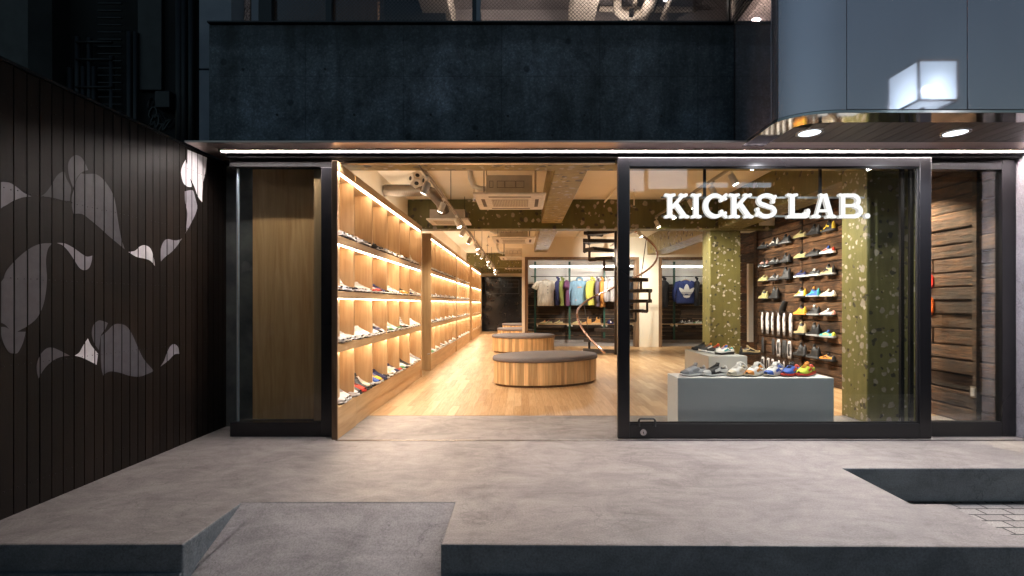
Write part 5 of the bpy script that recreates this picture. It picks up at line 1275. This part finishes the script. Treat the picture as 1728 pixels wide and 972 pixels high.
# ------------------------------------------------------------------ SPIRAL STAIR
scx, scy = 2.37, 11.95
stair = thing('spiral_staircase', 'dark steel spiral staircase with a curving copper-toned handrail', 'staircase', (scx, scy, 0))
MB().tube([(0, 0, 0), (0, 0, 3.2)], 0.06, 16).build('centre_pole', M['stair'], stair, smooth=True)
RR = 0.98; rise = 0.25; turn = 2.75     # metres climbed per full turn
def sp_pt(z, r_=RR, dz=0.0):
    a = R(188) - 2 * math.pi * z / turn      # front side first, then clockwise seen from above
    return (r_ * math.cos(a), r_ * math.sin(a), z + dz), a
k = 0; z = 0.12
while z < 3.15:
    (_, a) = sp_pt(z); n_ = 0.24
    tr = MB(); pr = []
    for rr, sp_ in ((0.05, 0.06), (0.86, 0.22)):
        for s_ in (-1, 1):
            pr.append((rr * math.cos(a + s_ * sp_ / max(rr, .3)), rr * math.sin(a + s_ * sp_ / max(rr, .3))))
    pr = [pr[0], pr[2], pr[3], pr[1]]
    tr.prism(pr, z - 0.085, z)
    tr.build('tread', M['stair'], stair)
    (_, a2) = sp_pt(z + rise)
    e0 = Vector((0.80 * math.cos(a), 0.80 * math.sin(a), z)); e1 = Vector((0.80 * math.cos(a2), 0.80 * math.sin(a2), z + rise - 0.035))
    mid_ = Vector((e1.x, e1.y, z - 0.02))
    br = MB(); br.tube([e0 * 0.5 + mid_ * 0.5 - Vector((0, 0, .04)), mid_ - Vector((0, 0, .03))], 0.040, 4); br.tube([mid_ - Vector((0, 0, .05)), e1], 0.030, 4); br.build('riser_bracket', M['stair'], stair)
    if k % 3 == 1:
        q, _a = sp_pt(z, 0.80); q2, _b = sp_pt(z, RR * 0.98, 0.88)
        MB().tube([q, (q2[0], q2[1], q2[2])], 0.010, 8).build('baluster', M['stair'], stair, smooth=True)
    z += rise; k += 1
hr = []
hr.append((-0.35, -0.93, 0.16))
for i in range(60):
    z = i * 3.2 / 59 - 0.35; q, a = sp_pt(z, RR, 0.90)
    if q[2] > 0.6 and q[2] < 3.19: hr.append(q)
# ease the first metre down to the floor
hr2 = []
for q in range(12):
    a = R(243 - 63 * q / 11); hr2.append(Vector((RR * math.cos(a), RR * math.sin(a), 0.12 + 0.83 * (q / 11) ** 0.95)))
hr2 += [Vector(q) for q in hr[1:] if q[2] > 0.99]
MB().tube(hr2, 0.028, 10).build('handrail', M['copper'], stair, smooth=True)

# ------------------------------------------------------------------ CLOTHES ALCOVES
alc = thing('slatted_display_wall', 'dark reclaimed boards with bright edges lining the back of the alcoves', 'wall', (0.2, 15.6, 0))
part(MB().box(0.17, 6.28, 15.60, 15.64, 0.0, 1.86), 'backing', M['black'], alc)
bdm = pm('dark_reclaimed_board', (0.07, 0.045, 0.03), (0.02, 0.014, 0.011), scale=3, stretch=(0.6, 5, 9), rough=0.7, bstr=0.6, island=0.4)
edm = pm('bright_board_edge', (0.36, 0.24, 0.13), (0.2, 0.13, 0.07), scale=12, rough=0.7)
m_ = MB(); m2 = MB(); z = 0.10
while z < 1.84:
    h_ = random.uniform(0.125, 0.15)
    x_ = 0.18
    while x_ < 6.25:
        x2 = min(6.27, x_ + random.uniform(0.9, 1.6)); m_.box(x_, x2 - 0.006, 15.56 + random.uniform(0, .012), 15.598, z, z + h_ - 0.015)
        if random.random() < 0.8: m2.box(x_ + random.uniform(0, .2), x2 - random.uniform(0.02, .15), 15.55, 15.598, z + h_ - 0.0145, z + h_ - 0.002)
        x_ = x2
    z += h_
part(m_, 'plank_cladding', bdm, alc); part(m2, 'board_edge', edm, alc)
part(MB().box(0.17, 6.28, 15.54, 15.60, 0.0, 0.09), 'skirting', M['deck'], alc)
posts = [(903, 15.3), (961, 15.3), (1019.5, 15.3), (1078, 15.3), (1137.5, 15.3)]
for i, (px, Y) in enumerate(posts):
    X = WX(px, Y); tag(MB().box(X - 0.03, X + 0.03, Y - 0.03, Y + 0.03, 0.12, 2.60).build('green_post', M['green'], bevel=0.004), 'green steel upright, %s from the corridor side of the alcoves' % ORD[i], 'post', 'green uprights of the clothes display')
def tubelight(px0, px1, lab):
    Y = 14.5; a, b = WX(px0, Y), WX(px1, Y); t_ = thing('tube_light', lab, 'light', (a, Y, WZ(450, Y)))
    MB().tube([(0.0, 0, 0), (b - a, 0, 0)], 0.022, 12).build('tube', L['tube'], t_, smooth=True)
    MB().box(-0.02, b - a + 0.02, -0.09, 0.09, 0.026, 0.045).build('batten', M['white'], t_)
tubelight(895, 1046, 'long white tube light above the hanging clothes behind the stair')
tubelight(1048, 1073, 'short white tube light end by the lumber post')
tubelight(1112, 1205, 'white tube light above the navy track jacket')
for a, b, lab in ((896, 1072, 'thin steel clothes rail in the wider alcove'), (1113, 1215, 'thin steel clothes rail in the narrower alcove')):
    Y = 15.15; tag(MB().tube([(WX(a, Y), Y, 2.12), (WX(b, Y), Y, 2.12)], 0.012, 8).build('clothes_rail', M['blackmetal'], smooth=True), lab, 'clothes rail')
SHZ = 0.625
for a, b, lab in ((905, 960, 'pale wooden shelf under the cream tee'), (963, 1018, 'pale wooden shelf under the blue hoodie'), (1021, 1072, 'pale wooden shelf behind the stair pole'), (1113, 1136, 'short wooden shelf under the black jackets'), (1139, 1215, 'pale wooden shelf under the navy track jacket')):
    Y = 15.25; sh = thing('wooden_shelf', lab, 'shelf', (WX(a, Y), Y, SHZ))
    MB().box(0, WX(b, Y) - WX(a, Y), -0.14, 0.14, -0.025, 0).build('board', M['oak_h'], sh, bevel=0.002)
    for xx in (0.02, WX(b, Y) - WX(a, Y) - 0.05): MB().box(xx, xx + 0.03, -0.1, 0.14, -0.08, -0.026).build('bracket', M['white'], sh)
for px, rz, sp, lab in ((918, 200, ('runner', 'sand', 'orange', 'khaki', 'orange'), 'sand and orange trail shoe on the shelf under the cream tee'), (925, 190, ('runner', 'khaki', 'black', 'sand', 'red'), 'khaki trail shoe beside the orange one in the alcove'), (943, 190, ('runner', 'sand', 'navy', 'khaki', 'lime'), 'sand trail shoe with navy details in the alcove'), (974, 190, ('runner', 'khaki', 'sand', 'sand', 'sand'), 'pale khaki trail shoe below the blue hoodie'),
                        (991, 190, ('boot', 'tan', 'tan', 'tan', 'tan'), 'tan ankle boot below the blue hoodie'), (1006, 190, ('boot', 'tan', 'tan', 'sand', 'tan'), 'second tan ankle boot nearer the stair pole'), (1150, 190, ('runner', 'black', 'white', 'black', 'white'), 'black shoe with white laces under the track jacket'), (1162, 190, ('runner', 'black', 'silver', 'white', 'white'), 'black and silver shoe under the track jacket'), (1177, 190, ('low', 'white', 'green', 'white', 'white'), 'white shoe on the alcove shelf beside the rear column')):
    put_shoe((WX(px, 15.2) + 0.13, 15.2, SHZ + 0.001), R(rz), *sp, lab)
cap = thing('cap', 'navy cap with a white mark on the shelf behind the stair pole', 'cap', (WX(1030, 15.2), 15.2, SHZ + 0.001))
MB().loft([[(rr * math.cos(2 * math.pi * k / 16), rr * 0.9 * math.sin(2 * math.pi * k / 16), z) for k in range(16)] for rr, z in ((0.10, 0), (0.105, 0.04), (0.09, 0.09), (0.05, 0.125), (0.01, 0.135))]).build('crown', SM['navy'], cap, smooth=True)
MB().prism([(0.10 * math.cos(math.pi + math.pi * k / 10), -0.02 + 0.17 * math.sin(math.pi + math.pi * k / 10)) for k in range(11)], 0.0, 0.012).build('visor', SM['navy'], cap)
MB().box(-0.02, 0.02, -0.106, -0.094, 0.04, 0.09).build('white_badge', SM['white'], cap)

def cloth(name, c): return pm('cloth_' + name, c, tuple(x * 0.72 for x in c), scale=7, stretch=(2.4, 2.4, 0.7), rough=0.85, bstr=0.7, bdist=0.03)
def garment(px, c, cname_, kind, label, rz=0.0, z_top=2.02, L_=0.70, w=0.27, Y=15.15, sleeve=0.58, name='shirt'):
    t_ = thing(name, label, name, (WX(px, Y), Y, z_top), rz, 'clothes hanging in the alcoves'); m_ = cloth(cname_, c)
    rings = []
    for t in (0.0, 0.03, 0.08, 0.2, 0.45, 0.75, 0.96, 1.0):
        ww = {0.0: 0.09, 0.03: 0.15, 0.08: w * 0.86}.get(t, w * (0.97 + 0.05 * t)); dd = {0.0: 0.035, 0.03: 0.05}.get(t, 0.075 + 0.01 * math.sin(9 * t))
        if t == 1.0: ww *= 0.97; dd *= 0.8
        rings.append([(ww * math.cos(2 * math.pi * k / 28) * (1 + 0.02 * math.sin(5 * k)), dd * math.sin(2 * math.pi * k / 28) * (1 + 0.18 * math.sin(3.1 * k + 2 * t)), -0.03 - L_ * t) for k in range(28)])
    MB().loft(rings).build('body', m_, t_, smooth=True)
    for sg in (-1, 1):
        pts = [(sg * w * 0.55, 0, -0.065), (sg * w * 0.92, 0, -0.12), (sg * (w + 0.07), 0.0, -0.12 - sleeve * 0.38), (sg * (w + 0.085), -0.01, -0.12 - sleeve * 0.72), (sg * (w + 0.06), -0.02, -0.12 - sleeve)]
        rr = [0.045, 0.075, 0.06, 0.05, 0.042]
        if kind == 'tee': pts = [(sg * w * 0.55, 0, -0.065), (sg * w * 0.95, 0, -0.11), (sg * (w + 0.085), 0, -0.24), (sg * (w + 0.105), 0, -0.29)]; rr = [0.045, 0.08, 0.09, 0.092]
        MB().tube(pts, rr, 12).build('sleeve', m_, t_, smooth=True)
    if kind == 'hoodie':
        MB().tube([(-0.09, 0.0, -0.02), (-0.085, -0.02, 0.03), (-0.04, 0.03, 0.065), (0.04, 0.03, 0.065), (0.085, -0.02, 0.03), (0.09, 0.0, -0.02)], 0.033, 10).build('hood', m_, t_, smooth=True)
    else:
        MB().tube([(0.07 * math.cos(a), 0.045 * math.sin(a), -0.03 + 0.012 * math.sin(a)) for a in [i * math.pi / 8 for i in range(17)]], 0.011, 6).build('collar', m_, t_, smooth=True)
    MB().tube([(0, 0, 0.0), (0, 0, 0.10), (0.015, 0, 0.115)], 0.004, 6).build('hanger_hook', M['steel'], t_)
    MB().tube([(-0.12, 0, -0.035), (0, 0, 0.012), (0.12, 0, -0.035)], 0.009, 6).build('hanger', M['oak_h'], t_)
    return t_
tee = garment(921, (0.80, 0.75, 0.64), 'cream', 'tee', 'cream tee with three small dark graphics down the chest', L_=0.80, w=0.26, name='shirt')
gm = SM['dark grey']
for q in (-0.22, -0.32, -0.42):
    MB().tube([(0.06, -0.088, q), (0.06, -0.094, q)], 0.026, 3).build('chest_graphic', gm, tee)
garment(942, (0.03, 0.035, 0.13), 'navy', 'hoodie', 'navy sweatshirt hung edge-on next to the cream tee', R(78), L_=0.78, name='sweatshirt')
garment(949.5, (0.26, 0.30, 0.08), 'olive_green', 'hoodie', 'olive-lime sweatshirt hung edge-on between navy and purple ones', R(74), L_=0.80, name='sweatshirt')
garment(957, (0.15, 0.05, 0.13), 'purple', 'tee', 'purple shirt hung edge-on before the second green upright', R(80), L_=0.80)
hood = garment(978, (0.22, 0.38, 0.52), 'sky_blue', 'hoodie', 'sky blue hoodie with a small orange chest mark facing the aisle', L_=0.78, w=0.27, name='hoodie')
for q in range(5): MB().box(-0.08 + q * 0.026, -0.062 + q * 0.026, -0.094, -0.088, -0.26, -0.225).build('chest_mark', SM['orange'], hood)
MB().box(0.055, 0.08, -0.094, -0.088, -0.26, -0.225).build('chest_mark', SM['green'], hood)
MB().box(-0.14, -0.10, -0.094, -0.086, -0.66, -0.63).build('hem_tag', SM['pink'], hood)
garment(1000, (0.66, 0.62, 0.12), 'yellow', 'hoodie', 'bright yellow hoodie hung three-quarters on after the blue one', R(52), L_=0.78, name='hoodie')
garment(1009, (0.13, 0.10, 0.14), 'plum_grey', 'hoodie', 'plum grey sweatshirt between the yellow and orange garments', R(76), L_=0.82, name='sweatshirt')
garment(1016.5, (0.62, 0.27, 0.06), 'orange', 'hoodie', 'orange sweatshirt hung edge-on at the third green upright', R(76), L_=0.84, name='sweatshirt')
garment(1027, (0.50, 0.48, 0.50), 'pale_grey', 'hoodie', 'pale grey hoodie between green upright and stair pole', R(60), L_=0.66, name='hoodie')
garment(1036, (0.66, 0.63, 0.62), 'off_white', 'tee', 'off-white top right behind the stair pole', R(60), L_=0.66, name='shirt')
garment(1066, (0.03, 0.035, 0.05), 'ink', 'hoodie', 'dark jacket seen over the stair treads at the lumber post', R(60), L_=0.75, name='jacket')
garment(1121, (0.02, 0.02, 0.024), 'black', 'hoodie', 'black jacket at the start of the narrower alcove', R(58), L_=0.85, name='jacket')
jk = garment(1157, (0.035, 0.055, 0.20), 'royal_navy', 'tee2', 'navy track jacket with a large white three-leaf emblem', L_=0.72, w=0.29, name='jacket')
garment(1176, (0.015, 0.015, 0.018), 'jet', 'hoodie', 'black tracksuit top against the rear column', R(70), L_=0.80, name='jacket')
em = MB()
def leaf(cx_, cy_, rot, ln, wd):
    pts = []
    for k in range(24):
        a = 2 * math.pi * k / 24; x_ = wd * math.sin(a) * (1 - 0.35 * math.cos(a)); y_ = ln * math.cos(a)
        pts.append((cx_ + x_ * math.cos(rot) - y_ * math.sin(rot), cy_ + x_ * math.sin(rot) + y_ * math.cos(rot)))
    return pts
em.prism(leaf(0, -0.30, 0, 0.155, 0.085), -0.108, -0.090, 'y'); em.prism(leaf(-0.14, -0.36, R(42), 0.135, 0.06), -0.106, -0.088, 'y'); em.prism(leaf(0.14, -0.36, R(-42), 0.135, 0.06), -0.107, -0.089, 'y')
em.prism([(-0.12, -0.50), (0.12, -0.50), (0.08, -0.56), (0, -0.58), (-0.08, -0.56)], -0.105, -0.087, 'y')
em.build('emblem', SM['white'], jk)
st = MB()
for q in (-0.405, -0.44, -0.475): st.box(-0.20, 0.20, -0.1115, -0.1095, q - 0.006, q + 0.006)
st.build('emblem_stripe', SM['navy'], jk)

# ------------------------------------------------------------------ DARK DOORWAY at the aisle end
dd = thing('dark_rear_doorway', 'dark glazed doorway with shelf reflections at the aisle end', 'door', (-1.0, 21.6, 0))
part(MB().box(-1.80, 0.02, 21.82, 21.86, 0, 2.48), 'glass_pane', pm('near_black_glass', (0.012, 0.015, 0.022), rough=.12, bstr=0), dd)
fm_ = pm('blue_grey_frame_reflection', (0.035, 0.05, 0.075), rough=.4)  # one tint for frame bars and for shelf reflections built as bars
for b_ in ((-1.65, -1.62, 21.79, 21.81, 1.7, 2.35), (-0.95, -0.91, 21.79, 21.81, 1.7, 2.35), (-0.13, -0.10, 21.79, 21.81, 1.7, 2.35), (-1.65, -0.1, 21.79, 21.81, 2.32, 2.35), (-1.65, -0.1, 21.79, 21.81, 1.70, 1.73), (-1.65, -0.1, 21.79, 21.81, 2.0, 2.02), (-1.65, -0.1, 21.79, 21.81, 2.15, 2.17)):
    part(MB().box(*b_), 'frame_reflection_bar', fm_, dd)  # this grid also draws the shelf reflections in the dark glass

# ================================================================== ACROSS THE STREET (seen only in reflections)
ob = thing('opposite_building', 'plain building across the street with a few lit windows', 'building', (0, -11, 0))
part(MB().box(-70, 70, -13, -11, -0.3, 7.3), 'wall', pm('opposite_wall', (0.16, 0.16, 0.17), scale=1.5, rough=.8), ob)
wm = emit('lit_window', (0.75, 0.86, 1.0), 1.6)
for a, b, c_, d_ in ((5.3, 6.9, 6.05, 6.95), (4.5, 5.1, 5.95, 6.95), (7.3, 8.6, 6.1, 6.3), (8.8, 10.4, 6.1, 6.3)):
    part(MB().box(a, b, -10.99, -10.95, c_, d_), 'window', wm, ob)
lan = thing('cube_street_lamp', 'frosted cube lantern on a slim pole across the street', 'street lamp', (9.2, -3.85, -0.27))
lw = emit('lantern_bulb', (0.85, 0.95, 1.0), 5.0)
def frosted():
    m, nt, out = new_mat('frosted_lantern_glass')
    e = N(nt, 'ShaderNodeEmission'); e.inputs[0].default_value = (0.62, 0.80, 0.92, 1); e.inputs[1].default_value = 0.13
    tl = N(nt, 'ShaderNodeBsdfTranslucent'); tl.inputs[0].default_value = (0.75, 0.88, 0.95, 1)
    tr = N(nt, 'ShaderNodeBsdfTransparent'); tr.inputs[0].default_value = (0.9, 0.95, 1, 1)
    ad = N(nt, 'ShaderNodeAddShader'); nt.links.new(tl.outputs[0], ad.inputs[0]); nt.links.new(e.outputs[0], ad.inputs[1])
    mx = N(nt, 'ShaderNodeMixShader'); mx.inputs[0].default_value = 0.8
    nt.links.new(tr.outputs[0], mx.inputs[1]); nt.links.new(ad.outputs[0], mx.inputs[2]); nt.links.new(mx.outputs[0], out.inputs['Surface']); return m
FG = frosted(); h0 = 6.05
MB().box(-0.42, 0.42, -0.42, 0.42, h0, h0 + 0.84).build('shade', FG, lan)
ed = MB()
for x_ in (-0.43, 0.43):
    for y_ in (-0.43, 0.43): ed.box(x_ - .02, x_ + .02, y_ - .02, y_ + .02, h0 - .02, h0 + .86)
for z_ in (h0 - .02, h0 + .86):
    ed.box(-.43, .43, -.45, -.41, z_ - .02, z_ + .02); ed.box(-.43, .43, .41, .45, z_ - .02, z_ + .02); ed.box(-.45, -.41, -.41, .41, z_ - .02, z_ + .02); ed.box(.41, .45, -.41, .41, z_ - .02, z_ + .02)
ed.build('edge_frame', M['steel'], lan)
MB().sphere((0, 0.12, h0 + 0.34), 0.09, 16).build('bulb', lw, lan, smooth=True)
MB().tube([(0, 0, 0), (0, 0, h0 - 0.02)], 0.05, 12).build('pole', M['black'], lan)

lp_ = bpy.data.lights.new('lantern_light', 'POINT'); lp_.energy = 42; lp_.color = (0.88, 0.93, 1.0); lp_.shadow_soft_size = 0.09
lpo = bpy.data.objects.new('lantern_light', lp_); col.objects.link(lpo); lpo.parent = lan; lpo.location = (0, 0.3, h0 - 0.6)

# ================================================================== LIGHT
w = bpy.data.worlds.new('World'); sc.world = w; w.use_nodes = True; nt = w.node_tree
bg = nt.nodes.get('Background') or nt.nodes.new('ShaderNodeBackground')
sky = nt.nodes.new('ShaderNodeTexSky'); sky.sky_type = 'NISHITA'; sky.sun_disc = False
sky.sun_elevation = R(3.0); sky.sun_rotation = R(20); sky.air_density = 1.0; sky.ozone_density = 1.5; sky.dust_density = 0.5
nt.links.new(sky.outputs[0], bg.inputs[0]); bg.inputs[1].default_value = 0.046
sl_ = bpy.data.lights.new('low_sun', 'SUN'); sl_.energy = 0.02; sl_.angle = R(12); sl_.color = (0.8, 0.88, 1.0)
so2 = bpy.data.objects.new('low_sun', sl_); col.objects.link(so2); so2.rotation_euler = (R(-86), 0, R(-20))

# ================================================================== CAMERA
cam = bpy.data.cameras.new('camera'); co_ = bpy.data.objects.new('camera', cam); col.objects.link(co_)
co_.location = (0, 0, EYE); co_.rotation_euler = (R(90), 0, 0)
cam.sensor_width = 36; cam.lens = F / 1728 * 36
cam.shift_x = -16 / 1728; cam.shift_y = 26 / 1728
cam.clip_end = 2000; cam.clip_start = 0.05
sc.camera = co_
sc.view_settings.view_transform = 'Standard'; sc.view_settings.look = 'None'; sc.view_settings.exposure = 1.6; sc.view_settings.gamma = 1
sc.render.engine = 'CYCLES'
cy = sc.cycles
cy.use_denoising = True; cy.max_bounces = 8; cy.diffuse_bounces = 6; cy.glossy_bounces = 4; cy.transparent_max_bounces = 12; cy.transmission_bounces = 4
cy.sample_clamp_indirect = 6.0; cy.caustics_reflective = False; cy.caustics_refractive = False; cy.use_light_tree = True
